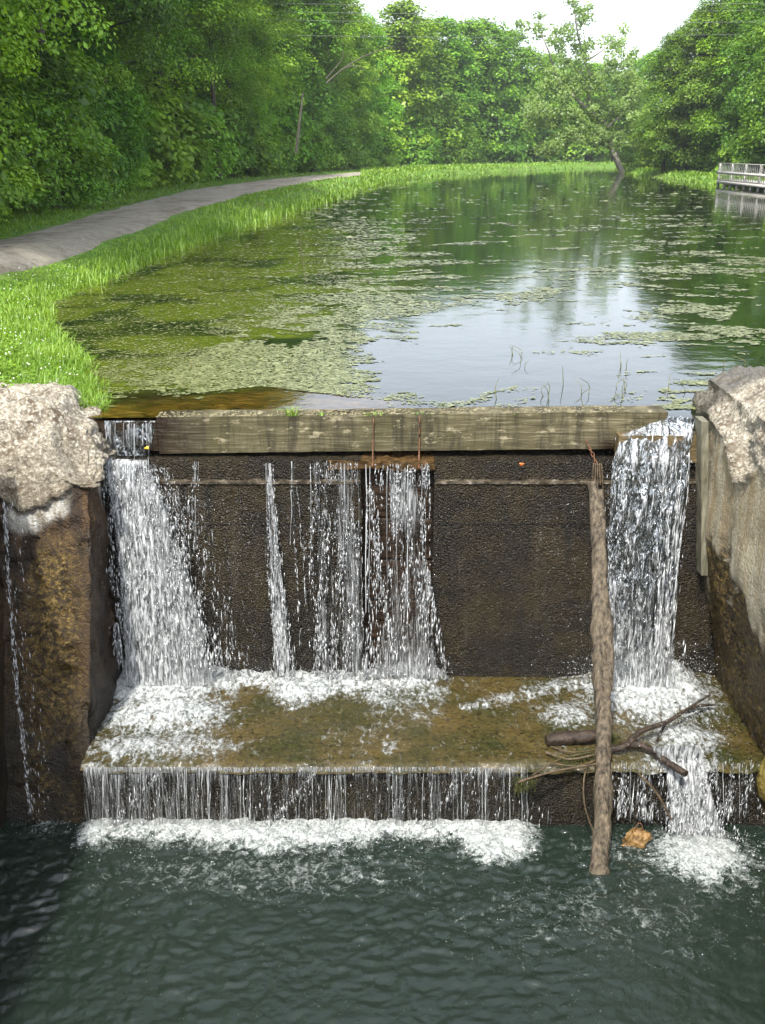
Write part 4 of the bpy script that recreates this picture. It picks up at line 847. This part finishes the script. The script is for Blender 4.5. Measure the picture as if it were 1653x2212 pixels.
mb = MB(); b = (np.arange(n) * 5)[:, None]; mb.add(ring.reshape(-1, 3), q=b + np.array([0, 1, 2, 3]), t=b + np.array([0, 3, 4]), a=np.repeat(r.random(n), 5))
tag(mb.build('floating_leaves', mat_pad()), 'pale green mats of tiny floating leaves on the canal', 'water plants', kind='stuff')
# reed stems standing out of the water
mb = MB(); spots = [(1125, 800), (1128, 785), (1235, 835), (1260, 850), (1275, 890), (1335, 905 - 60), (1120, 770), (1345, 800), (1350, 865), (1180, 890 - 30), (1468, 850), (1590, 800), (240, 830), (350, 800), (620, 800), (1100, 865), (420, 800)]
for i, (a, b_) in enumerate(spots):
    c = P(a, b_, -.02)
    for j in range(r.integers(1, 4)):
        o_ = c + [r.normal(0, .05), r.normal(0, .05), 0]; hgt = r.uniform(.06, .20); tube(mb, curve([o_, o_ + [r.normal(0, .015), 0, hgt * .6], o_ + [r.normal(0, .05), r.normal(0, .03), hgt]], 6), np.linspace(.004, .0015, 6), 4, cap=False)
tag(mb.build('reed_stems', mat_simple('reed', (.07, .07, .02), (.20, .20, .06), 20, .7)), 'sparse thin reed stems poking out of the canal near the dam', 'reeds', kind='stuff')

# ------------------------------------------------------------------ grass
def grassfield(name, n, pxr, pyr, zpl, accept, hfun, wfun, seed, label, lean=.6):
    r = np.random.default_rng(seed); a = r.uniform(*pxr, n); b = r.uniform(*pyr, n); w = P(a, b, zpl); z, d = groundz(w[:, :2]); w[:, 2] = z
    pdist = sdist(PATH, w[:, :2]); ok = accept(w, d, pdist); w, d, pdist = w[ok], d[ok], pdist[ok]
    cl = fbm(w * [2.2, 2.2, 0], 3, seed); D = w[:, 1]; n = len(w)
    h = hfun(w, d, pdist, D) * (.55 + .9 * cl) * r.lognormal(0, .25, n); wd = wfun(D)
    mb = MB(); blades(mb, w - [0, 0, .01], h, wd, np.clip(lean * r.lognormal(0, .4, n), 0, 1.3), np.clip(.55 * r.random(n) + .9 * (cl - .25), 0, 1), seed=seed)
    o = mb.build(name, GRASSM); o.color = (1, 1, 1, 1); return tag(o, label, 'grass', kind='stuff')
inleft = lambda w: (w[:, 0] < .5 * (w[:, 1] - 4)) & ((w[:, 0] < -2.2) | (w[:, 1] > 20))
grassfield('bank_grass', 150000, (-420, 860), (368, 860), .25, lambda w, d, p: (d > -.12) & (p > 0) & (d < 14) & inleft(w) & (w[:, 1] > 7.6) & (linedist(PATH_NEAR, w[:, :2]) < linedist(PATH_FAR, w[:, :2])), lambda w, d, p, D: (.065 + .10 * sstep(1.0, .2, d)) * np.clip(.5 + p, .35, 1) * np.clip(D / 16, .95, 1.9), lambda D: .006 + .0011 * np.clip(D - 8, 0, 60), 5, 'bright green bank grass between the gravel path and the canal')
grassfield('verge_grass', 50000, (-420, 800), (362, 545), .4, lambda w, d, p: (p > .05) & (p < 3.5) & (linedist(PATH_NEAR, w[:, :2]) > linedist(PATH_FAR, w[:, :2])), lambda w, d, p, D: .07 + .06 * sstep(0, 2, p) + 0 * D, lambda D: .008 + .0011 * np.clip(D - 8, 0, 60), 6, 'shorter verge grass between the gravel path and the forest').color = (.75, .78, .6, 1)
grassfield('far_grass', 42000, (780, 1700), (349, 402), .3, lambda w, d, p: (d > 0) & (d < 22) & (w[:, 1] > 40), lambda w, d, p, D: .20 + 0 * D, lambda D: .02 + .0009 * D, 7, 'sunny yellow green grass on the far bank of the canal')
mb = MB(); r = np.random.default_rng(14); n = 420
c = np.column_stack([r.uniform(2.75, 4.6, n), 8.0 + r.uniform(0, .9, n) ** 1.3, np.full(n, .12)]); c[:, 1] += np.maximum(c[:, 0] - 3, 0) * .55; c[:, 2] = groundz(c[:, :2])[0]
blades(mb, c, r.uniform(.08, .28, n), .009, .7, r.random(n), seed=2); tag(mb.build('pier_grass', GRASSM), 'green grass tuft behind the top of the right pier', 'grass', kind='stuff')
# clover leaves and flowers near the left pier
mb = MB(); n = 26000; w = P(r.uniform(-380, 330, n), r.uniform(560, 850, n), .3); z, d = groundz(w[:, :2]); w[:, 2] = z; ok = (d > .05) & (d < 2.6) & (sdist(PATH, w[:, :2]) > .05) & (w[:, 0] < -2.2) & (w[:, 1] > 7.6); w = w[ok]; n = len(w)
def leafquads(mb, c, nrm, size, a, r, aspect=.55, fold=.12):
    n = len(c); t = np.cross(nrm, r.normal(0, 1, (n, 3))); t /= np.linalg.norm(t, axis=1)[:, None] + 1e-9; b = np.cross(nrm, t)
    L = size[:, None] * .5; Wd = L * aspect
    v = np.stack([c - t * L, c + b * Wd - nrm * L * fold, c + t * L, c - b * Wd - nrm * L * fold], 1)
    mb.add(v.reshape(-1, 3), q=(np.arange(n) * 4)[:, None] + np.arange(4), a=np.repeat(a, 4))
nr = r.normal(0, .35, (n, 3)) + [0, 0, 1]; nr /= np.linalg.norm(nr, axis=1)[:, None]; cl = fbm(w * [2.5, 2.5, 0], 3, 77)
w[:, 2] += r.uniform(.02, .11, n) * (.4 + cl); leafquads(mb, w, nr, r.uniform(.02, .045, n), np.clip(r.random(n) * .6 + .9 * (cl - .2), 0, 1), r, .8)
tag(mb.build('clover', GRASSM), 'low clover and broad weeds on the bank above the left pier', 'ground cover', kind='stuff')
mb = MB(); ix = r.choice(n, 420); many(mb, w[ix] + [0, 0, .05], r.uniform(.006, .012, (420, 1)) * np.ones(3), r.random(420)); tag(mb.build('clover_flowers', mat_simple('flower_white', (.5, .5, .4), (.85, .85, .75), 30)), 'tiny white clover flowers dotted over the left bank', 'flowers', kind='stuff')

# ------------------------------------------------------------------ trees
def unit(v): return v / (np.linalg.norm(v, axis=-1, keepdims=True) + 1e-9)
def tree_meshes(seed, H, R, base, ncl, nleaf, ls, crad, mat, bark=None, tr=.22, lean=(0, 0), flat=.55, shape=1.0, gap=0.0, limbs=26):
    r = np.random.default_rng(seed); lean = np.array([lean[0], lean[1], 0.0])
    def axis_(t): return np.array([lean[0] * t ** 1.4 + .25 * sin(t * 5 + seed), lean[1] * t ** 1.4 + .25 * sin(t * 4 + 2 * seed) - .25 * sin(2 * seed), H * t])
    # clumps in a crown envelope
    t = base + (1 - base) * r.random(ncl) ** .9; th = r.uniform(0, 2 * pi, ncl); env = R * np.clip(np.sin(pi * np.clip((t - base) / (1 - base) * .78 + .22, 0, 1)) ** .55, .12, 1) * shape
    rr = env * np.sqrt(r.uniform(.15, 1, ncl)) * (1 - gap * r.random(ncl))
    cc = np.array([axis_(x) for x in t]); cc[:, 2] *= .97; cc += np.column_stack([rr * np.cos(th), rr * np.sin(th), r.normal(0, .3, ncl)])
    cr = crad * r.lognormal(0, .25, ncl)
    k = r.integers(0, ncl, nleaf); d = unit(r.normal(0, 1, (nleaf, 3))); d[:, 2] = np.where(r.random(nleaf) < .7, np.abs(d[:, 2]), d[:, 2]); rad = 1.08 - .5 * r.random(nleaf) ** 2.2
    sag = unit(cc - np.array([lean[0] * .5, lean[1] * .5, H * .45]))
    p = cc[k] + d * np.array([1, 1, flat]) * (cr[k] * rad)[:, None]; p[:, 2] -= .25 * cr[k] * (d[:, 0] ** 2 + d[:, 1] ** 2) * rad
    p += r.normal(0, ls * .4, (nleaf, 3))
    nr = unit(d * .6 + np.array([0, 0, .75]) + .35 * sag[k] + r.normal(0, .38, (nleaf, 3)))
    mb = MB(); cv = r.random(ncl); leafquads(mb, p, nr, ls * r.lognormal(0, .25, nleaf), np.clip(.72 * cv[k] ** 1.3 + .38 * r.random(nleaf), 0, 1), r, .62)
    crown = mb.mesh('crown', mat)
    mb = MB(); tt = np.linspace(0, .93, 14); tube(mb, [axis_(x) for x in tt], tr * (1 - tt) ** .8 + .02 + tr * .5 * np.exp(-tt * 30), 9, cap=False, rough=.25, seed=seed)
    for j in r.choice(ncl, min(limbs, ncl), replace=False):
        t0 = max(.04, min(.9, (cc[j][2] / H) * r.uniform(.55, .85))); a0 = axis_(t0); m_ = (a0 + cc[j]) / 2 + [0, 0, .12 * np.linalg.norm(cc[j] - a0)] + r.normal(0, .2, 3)
        tube(mb, curve([a0, m_, cc[j]], 7), np.linspace(tr * .35 * (1 - t0) + .03, .012, 7), 5, cap=False)
    trunk = mb.mesh('trunk', bark or BARK, True)
    return crown, trunk
def ord_(i): return ['first', 'second', 'third', 'fourth', 'fifth', 'sixth', 'seventh', 'eighth', 'ninth', 'tenth', 'eleventh', 'twelfth', 'thirteenth', 'fourteenth', 'fifteenth', 'sixteenth', 'seventeenth', 'eighteenth', 'nineteenth', 'twentieth', 'twenty-first', 'twenty-second', 'twenty-third', 'twenty-fourth', 'twenty-fifth', 'twenty-sixth', 'twenty-seventh', 'twenty-eighth', 'twenty-ninth', 'thirtieth'][i]
def plant(name, meshes, loc, rz, sc, label, cat, group, col=(1, 1, 1)):
    o = empty(name, loc); o.rotation_euler = (0, 0, rz); o.scale = sc if isinstance(sc, tuple) else (sc, sc, sc); tag(o, label, cat, group)
    for nm, me in zip(('crown', 'trunk') if cat == 'tree' else ('foliage', 'stems'), meshes):
        c = bpy.data.objects.new(nm, me); c.color = tuple(col) + (1,); COL.objects.link(c); c.parent = o
    return o
T_NEAR = [tree_meshes(1, 19, 4.6, .22, 170, 105000, .115, 1.0, LEAF, tr=.20), tree_meshes(2, 21, 5.0, .26, 180, 105000, .115, 1.1, LEAF, tr=.26, lean=(1.0, 0)), tree_meshes(3, 17, 4.4, .10, 180, 90000, .11, 1.0, LEAF_Y, tr=.15)]
T_MID = [tree_meshes(11, 20, 5.2, .08, 170, 42000, .26, 1.35, LEAF), tree_meshes(12, 22, 5.5, .12, 180, 42000, .27, 1.4, LEAF_Y, lean=(.8, .5)), tree_meshes(13, 18, 5.0, .06, 150, 38000, .26, 1.5, LEAF, flat=.42)]
T_FAR = [tree_meshes(21, 20, 6.0, .05, 120, 17000, .48, 1.7, LEAF), tree_meshes(22, 21, 5.6, .05, 120, 17000, .46, 1.6, LEAF_Y)]
S_NEAR = [tree_meshes(31, 3.6, 1.7, .02, 60, 17000, .105, .55, LEAF, tr=.05, limbs=18), tree_meshes(32, 2.6, 1.6, .02, 50, 15000, .095, .5, LEAF_Y, tr=.04, limbs=16), tree_meshes(33, 5.2, 2.1, .03, 80, 24000, .12, .6, LEAF, tr=.07, limbs=24)]
S_FAR = [tree_meshes(41, 4.0, 2.6, .02, 50, 8000, .26, .9, LEAF, tr=.06, limbs=8), tree_meshes(42, 3.2, 2.6, .02, 50, 8000, .24, .85, LEAF_Y, tr=.06, limbs=8)]
rt = random.Random(5)
def tint(a=.8, b=1.2): k = rt.uniform(a, b); return (k * rt.uniform(.85, 1.15), k, k * rt.uniform(.8, 1.2))
# left forest edge: follow the far side of the path
EDGE_PX = [(-330, 585), (-200, 545), (-90, 517), (10, 492), (90, 470), (165, 450), (235, 434), (300, 420), (355, 409), (405, 401), (450, 394), (495, 388), (540, 383), (585, 379), (630, 375), (675, 371.5), (715, 368.5), (755, 366), (800, 363.5), (845, 361)]
def gp_(px, py): p = P(px, py, .42); return np.array(p)
hue = {'g': 'dark green', 'y': 'yellow green'}
for i, (a, b_) in enumerate(EDGE_PX):
    p = gp_(a, b_); D = p[1]; back = np.array([-.85, .5]); near = D < 72
    kind = rt.randrange(3); me = (T_NEAR if near else T_MID)[kind]
    q = p[:2] + back * rt.uniform(3.2, 4.4) + [rt.uniform(-.4, .4), rt.uniform(-.4, .4)]
    sc = rt.uniform(.92, 1.12)
    if a > 560:
        top = float(PV(a, np.interp(a, [560, 640, 700, 760, 800, 845], [-170, -160, -130, -90, -25, 25]), q[1])[2]); sc = top / 20.5; sc = (min(sc, .95), min(sc, .95), sc)
    plant('forest_tree', me, (q[0], q[1], .35), rt.uniform(0, 6.28), sc, '%s from the left of the tall trees lining the forest side of the gravel path' % ord_(i), 'tree', 'trees lining the gravel path', tint(1.5, 1.9) if i < 4 else tint(1.0, 1.75))
    ms = S_NEAR if near else S_FAR; kk = rt.randrange(len(ms)); q = p[:2] + back * rt.uniform(1.5, 2.3)
    plant('shrub', ms[kk], (q[0], q[1], .3), rt.uniform(0, 6.28), rt.uniform(.75, 1.05), '%s from the left of the leafy shrubs in front of the forest beside the path' % ord_(i), 'shrub', 'shrubs in front of the left forest', tint(1.3, 1.8) if i < 4 else tint(.9, 1.75))
T_TALL = [tree_meshes(51, 19, 3.2, .40, 90, 42000, .13, 1.1, LEAF, tr=.17, limbs=14), tree_meshes(52, 20, 3.0, .45, 80, 40000, .13, 1.0, LEAF, tr=.13, lean=(1.2, .3), limbs=12)]
for i, (a, b_) in enumerate([(168, 449), (300, 421), (432, 397), (512, 387.5), (548, 383), (632, 375.5), (700, 370)]):
    p = gp_(a, b_); q = p[:2] + np.array([-.85, .5]) * (1.1 + .5 * (i % 3)); plant('slender_tree', T_TALL[i % 2], (q[0], q[1], .35), 1.3 * i, (1, 1, 1.0) if i < 5 else (.8, .8, .8), '%s from the left of the slender bare-stemmed trees rising through the shrubs by the path' % ord_(i), 'tree', 'slender trees at the forest edge', tint(.8, 1.1))
for i in range(16):      # second row of shrubs
    a, b_ = EDGE_PX[i]; a2, b2 = EDGE_PX[i + 1]; p = gp_((a + a2) / 2, (b_ + b2) / 2); q = p[:2] + np.array([-.85, .5]) * rt.uniform(2.8, 3.8)
    ms = S_NEAR[2] if p[1] < 42 else S_FAR[0]
    plant('shrub', ms, (q[0], q[1], .3), rt.uniform(0, 6.28), rt.uniform(.95, 1.35), '%s from the left of the taller shrubs between the forest trunks and the low shrubs' % ord_(i), 'shrub', 'taller shrubs under the left forest', tint(.8, 1.6))
for i in range(14):      # trees deeper in the wood
    a, b_ = EDGE_PX[i + 3]; p = gp_(a, b_); q = p[:2] + np.array([-.85, .5]) * rt.uniform(7, 9.5); me = (T_NEAR if p[1] < 60 else T_MID)[rt.randrange(3)]; sc = rt.uniform(1.0, 1.25)
    if a > 500: top = float(PV(a, np.interp(a, [500, 640, 700, 845], [-170, -150, -100, 15]), q[1])[2]); sc = min(1.1, top / 21)
    plant('forest_tree', me, (q[0], q[1], .5), rt.uniform(0, 6.28), sc, '%s from the left of the tall trees standing deep in the left forest' % ord_(i), 'tree', 'trees deep in the left forest', tint(.8, 1.4))
# row beyond the far bend
FARPX = [(860, 357, 10, 1), (905, 355.5, 30, 0), (950, 354.5, 45, 1), (1000, 353.5, 50, 1), (1045, 352.5, 35, 0), (1090, 351.5, 70, 1), (1135, 350.5, 100, 0), (1180, 350, 120, 1), (1225, 349.5, 130, 0), (1270, 349, 140, 1), (1320, 349, 150, 0), (1365, 349.5, 130, 1), (1405, 350.5, 100, 0)]
for i, (a, b_, ht, k) in enumerate(FARPX):
    p = P(a, b_, .4); s = float(PV(a, ht, p[1])[2]) / 21
    plant('far_tree', T_FAR[k], tuple(p), rt.uniform(0, 6.28), (s * 1.05, s * 1.05, s), '%s from the left of the hazy trees beyond the far bend of the canal' % ord_(i), 'tree', 'trees beyond the far bend', tint(1.1, 1.5))
    if i % 2 == 0: q = P(a + 20, b_ + 1.2, .35); plant('far_shrub', S_FAR[k], tuple(q), rt.uniform(0, 6.28), rt.uniform(1.2, 1.8), '%s from the left of the shrubs along the far bank' % ord_(i // 2), 'shrub', 'shrubs along the far bank', tint(.9, 1.3))
# right side woods
RPX = [(1432, 371, 85, 1), (1485, 371, 5, 0), (1520, 372, -30, 2), (1565, 373, -60, 1), (1610, 376, -90, 0), (1660, 379, -120, 2), (1720, 385, -150, 1), (1800, 398, -170, 0), (1930, 425, -180, 2)]
for i, (a, b_, ht, k) in enumerate(RPX):
    p = P(a, b_, .4); s = float(PV(a, ht, p[1])[2]) / 21; s = (min(s, .9), min(s, .9), s)
    plant('woodland_tree', T_MID[k], tuple(p), rt.uniform(0, 6.28), s, '%s from the left of the big trees in the woods behind the wooden deck' % ord_(i), 'tree', 'trees in the right woods', tint(.85, 1.25))
for i, (a, b_) in enumerate([(1385, 364), (1418, 366), (1450, 368), (1482, 370), (1515, 372), (1548, 374), (1582, 376), (1618, 379), (1660, 383)]):
    plant('bank_shrub', S_FAR[i % 2], tuple(P(a, b_, .35)), rt.uniform(0, 6.28), rt.uniform(.65, .9), '%s from the left of the bushy shrubs on the right bank' % ord_(i), 'shrub', 'shrubs on the right bank', tint(.9, 1.3))
# leaning sycamore at the water's edge
base = P(1345, 373, .05); syc = tag(empty('sycamore_tree', tuple(base)), 'leaning sycamore with pale forked limbs standing at the water edge', 'tree')
Ds = float(base[1]); S = lambda a, b_, o=0: PV(a, b_, Ds + o)
mb = MB()
for pts, r0, r1 in (([(1345, 375), (1330, 340), (1322, 322), (1310, 270), (1270, 235), (1235, 205)], .30, .11), ([(1274, 238), (1272, 200), (1278, 170), (1262, 130), (1246, 60), (1240, 5)], .20, .05), ([(1274, 210), (1262, 190)], .10, .05), ([(1262, 135), (1300, 110), (1330, 85)], .09, .03), ([(1240, 208), (1205, 170), (1185, 110), (1160, 55)], .14, .03), ([(1312, 275), (1350, 240), (1370, 200)], .15, .04), ([(1322, 322), (1270, 300), (1220, 295)], .14, .04), ([(1272, 180), (1258, 160), (1225, 140)], .08, .03), ([(1330, 340), (1338, 310), (1345, 280)], .25, .10)):
    p = curve([S(a, b_, .8 * math.sin(a * .1)) for a, b_ in pts] if r0 < .28 else [S(a, b_) for a, b_ in pts], 22); tube(mb, p, np.linspace(r0, r1, 22), 10, rough=.25, seed=int(r0 * 100))
put(mb, 'trunk', BARK_P, syc, True)
r = np.random.default_rng(55); mb = MB(); cl_ = []
for (a, b_, sx, sy, k) in ((1150, 60, 30, 16, 9), (1190, 85, 18, 20, 7), (1240, 20, 22, 18, 9), (1245, 70, 30, 25, 12), (1260, 110, 34, 22, 12), (1330, 95, 22, 20, 9), (1350, 130, 25, 22, 10), (1290, 165, 60, 25, 22), (1215, 190, 40, 25, 16), (1370, 200, 30, 40, 20), (1300, 230, 60, 30, 26), (1200, 250, 50, 28, 22), (1250, 290, 60, 22, 24), (1330, 290, 45, 26, 20), (1200, 320, 32, 14, 12), (1375, 260, 22, 30, 14), (1225, 130, 22, 20, 6), (1150, 235, 25, 25, 8)):
    for _ in range(int(k * (.8 if b_ < 140 else 1.3))): cl_.append((S(a + r.normal(0, sx * .6), b_ + r.normal(0, sy * .55), r.normal(0, 1.4)), r.uniform(.35, .75)))
for c, cr in cl_:
    n = 75; d = unit(r.normal(0, 1, (n, 3))); p = c + d * np.array([1, 1, .8]) * cr * 1.35 * r.uniform(.3, 1.05, (n, 1)); nr = unit(d * .3 + [-.1, -.6, .6] + r.normal(0, .45, (n, 3)))
    leafquads(mb, p, nr, .21 * r.lognormal(0, .25, n), np.clip(.5 * r.random() + .5 * r.random(n), 0, 1), r, .8)
o = put(mb, 'crown', LEAF_S, syc)

# bare dead limbs in the forest on the left
mb = MB(); D = 62.0
for pts, r0 in (([(705, 180), (740, 150), (790, 120), (850, 100)], .06), ([(705, 170), (722, 150), (738, 130), (742, 108)], .045), ([(735, 152), (765, 142), (790, 150)], .05), ([(640, 330), (648, 260), (655, 200)], .09)):
    if r0 == .09: mb = MB()
    tube(mb, curve([PV(a, b_, D if a > 660 else 48.) for a, b_ in pts], 14), np.linspace(r0, r0 * .3, 14), 6)
    if r0 == .05: tag(mb.build('dead_limbs', BARK_G, smooth=True), 'bare grey forked dead limbs showing high among the leaves of the left forest', 'dead tree')
tag(mb.build('bare_tree', BARK_G, smooth=True), 'slim pale bare trunk standing at the front of the left forest', 'dead tree')

# far wooded hill
hx = np.linspace(-320, 420, 90); hy = np.linspace(300, 760, 50); HX, HY = np.meshgrid(hx, hy); hp = np.column_stack([HX.ravel(), HY.ravel(), 0 * HX.ravel()])
prof = np.interp(hp[:, 0], [-320, -100, 0, 40, 70, 90, 120, 180, 420], [50, 46, 42, 36, 26, 15, 12, 10, 9]); hz = prof * np.sin(np.clip((hp[:, 1] - 300) / 200, 0, 1) * pi / 2) * (.85 + .3 * fbm(hp * .02, 3)) - 1.5
mb = MB(); gridmesh(mb, np.column_stack([hp[:, :2], hz]).reshape(50, 90, 3)); tag(mb.build('hills', mat_ground(), smooth=True), kind='structure')
r = np.random.default_rng(66); n = 5200; cx_ = r.uniform(-60, 260, n); cy_ = r.uniform(305, 520, n)
pz2 = np.interp(cx_, [-320, -100, 0, 40, 70, 90, 120, 180, 420], [50, 46, 42, 36, 26, 15, 12, 10, 9]) * np.sin(np.clip((cy_ - 300) / 200, 0, 1) * pi / 2) * (.85 + .3 * fbm(np.column_stack([cx_, cy_, 0 * cx_]) * .02, 3)) - 1.5
mb = MB(); k = np.repeat(np.arange(n), 26); d = unit(r.normal(0, 1, (len(k), 3))); d[:, 2] = np.abs(d[:, 2]); cr = r.uniform(2.2, 4.2, n)
p = np.column_stack([cx_, cy_, pz2 + 2.5])[k] + d * cr[k][:, None] * [1, 1, 1.2]; leafquads(mb, p, unit(d + [0, 0, .4] + r.normal(0, .3, d.shape)), 1.3 * r.lognormal(0, .25, len(k)), np.clip(.6 * r.random(n)[k] + .4 * r.random(len(k)), 0, 1), r, .7)
tag(mb.build('hill_forest', LEAF), 'distant forest canopy covering the hill beyond the canal', 'forest', kind='stuff')

# ------------------------------------------------------------------ wooden deck on the right
A, B = np.array([*P(1549, 401, 0)[:2]]), np.array([*P(1653, 413, 0)[:2]]); dirv = (B - A) / np.linalg.norm(B - A); B2 = A + dirv * 12.0; nrm2 = np.array([dirv[1], -dirv[0]]); nrm2 = nrm2 if nrm2[0] > 0 else -nrm2
deck = tag(empty('wooden_deck', (A[0], A[1], 0)), 'weathered wooden fishing deck with slatted railing over the canal', 'deck')
def obar(mb, p0, p1, w, h):
    """bar between two points with width across and height"""
    p0, p1 = np.array(p0, float), np.array(p1, float); d = unit(p1 - p0); s = np.array([-d[1], d[0], 0]) if abs(d[2]) < .9 else np.array([dirv[0], dirv[1], 0]); s = unit(s); u = np.cross(s, d) if abs(d[2]) < .9 else np.array([nrm2[0], nrm2[1], 0])
    v = [p + a_ * s * w / 2 + b_ * u * h / 2 for p in (p0, p1) for a_, b_ in ((-1, -1), (1, -1), (1, 1), (-1, 1))]
    mb.add(v, q=[(0, 3, 2, 1), (4, 5, 6, 7), (0, 1, 5, 4), (1, 2, 6, 5), (2, 3, 7, 6), (3, 0, 4, 7)])
at = lambda s, off, z: np.array([*(A + dirv * s + nrm2 * off), z]); LEN = 12.0
mb = MB()
for k in range(8): obar(mb, at(0, .15 + k * .32, .34), at(LEN, .15 + k * .32, .34), .30, .04)
put(mb, 'floor_boards', DECKM, deck)
mb = MB(); obar(mb, at(-.05, -.02, .22), at(LEN, -.02, .22), .05, .16); put(mb, 'fascia', DECKM, deck)
mb = MB(); obar(mb, at(-.05, -.05, 1.27), at(LEN, -.05, 1.27), .10, .035); put(mb, 'top_rail', DECKM, deck)
mb = MB(); obar(mb, at(-.05, -.07, .75), at(LEN, -.07, .75), .05, .14); put(mb, 'middle_rail', DECKM, deck)
for k in range(38):
    mb = MB(); s = .05 + k * .31; obar(mb, at(s, .0, .30), at(s, .0, 1.25), .075, .022); put(mb, 'baluster', DECKM, deck)
for k in range(10):
    mb = MB(); s = k * 1.25; obar(mb, at(s, .06, -.5), at(s, .06, 1.25 if k % 2 == 0 else .3), .12, .12); put(mb, 'post', DECKM, deck)
mb = MB(); obar(mb, at(0, .3, -.0), at(0, 2.2, 0.0), .03, .1); put(mb, 'joist', DECKM, deck)

# power lines
for i, (y0, y1, y2, D) in enumerate([(-6, 2, 5, 66.), (8, 22, 12, 68.), (20, 42, 45, 62.), (60, 72, 66, 70.)]):
    xs = np.linspace(-400, 2200, 40); ys = np.interp(xs, [-400, 1200, 2200], [y0, y1, y2]) + 10 * np.sin((xs + 400) / 2600 * pi) ** 2
    mb = MB(); tube(mb, PV(xs, ys, D), .008, 5, cap=False); tag(mb.build('power_line', WIREM), '%s thin power line crossing the sky above the canal' % ['topmost', 'second highest', 'third highest', 'lowest'][i], 'power line')

# ------------------------------------------------------------------ air
def haze():
    m = M('haze_air'); v = m.n('VolumePrincipled'); v.inputs['Color'].default_value = (.88, .94, 1, 1); v.inputs['Density'].default_value = HAZE; v.inputs['Anisotropy'].default_value = .3
    m.nt.links.new(v.outputs[0], m.out.inputs['Volume']); mb = MB(); box(mb, -345, 445, -65, 790, -5, 62); tag(mb.build('haze', m.m), kind='stuff')
HAZE = 0.0005
haze()
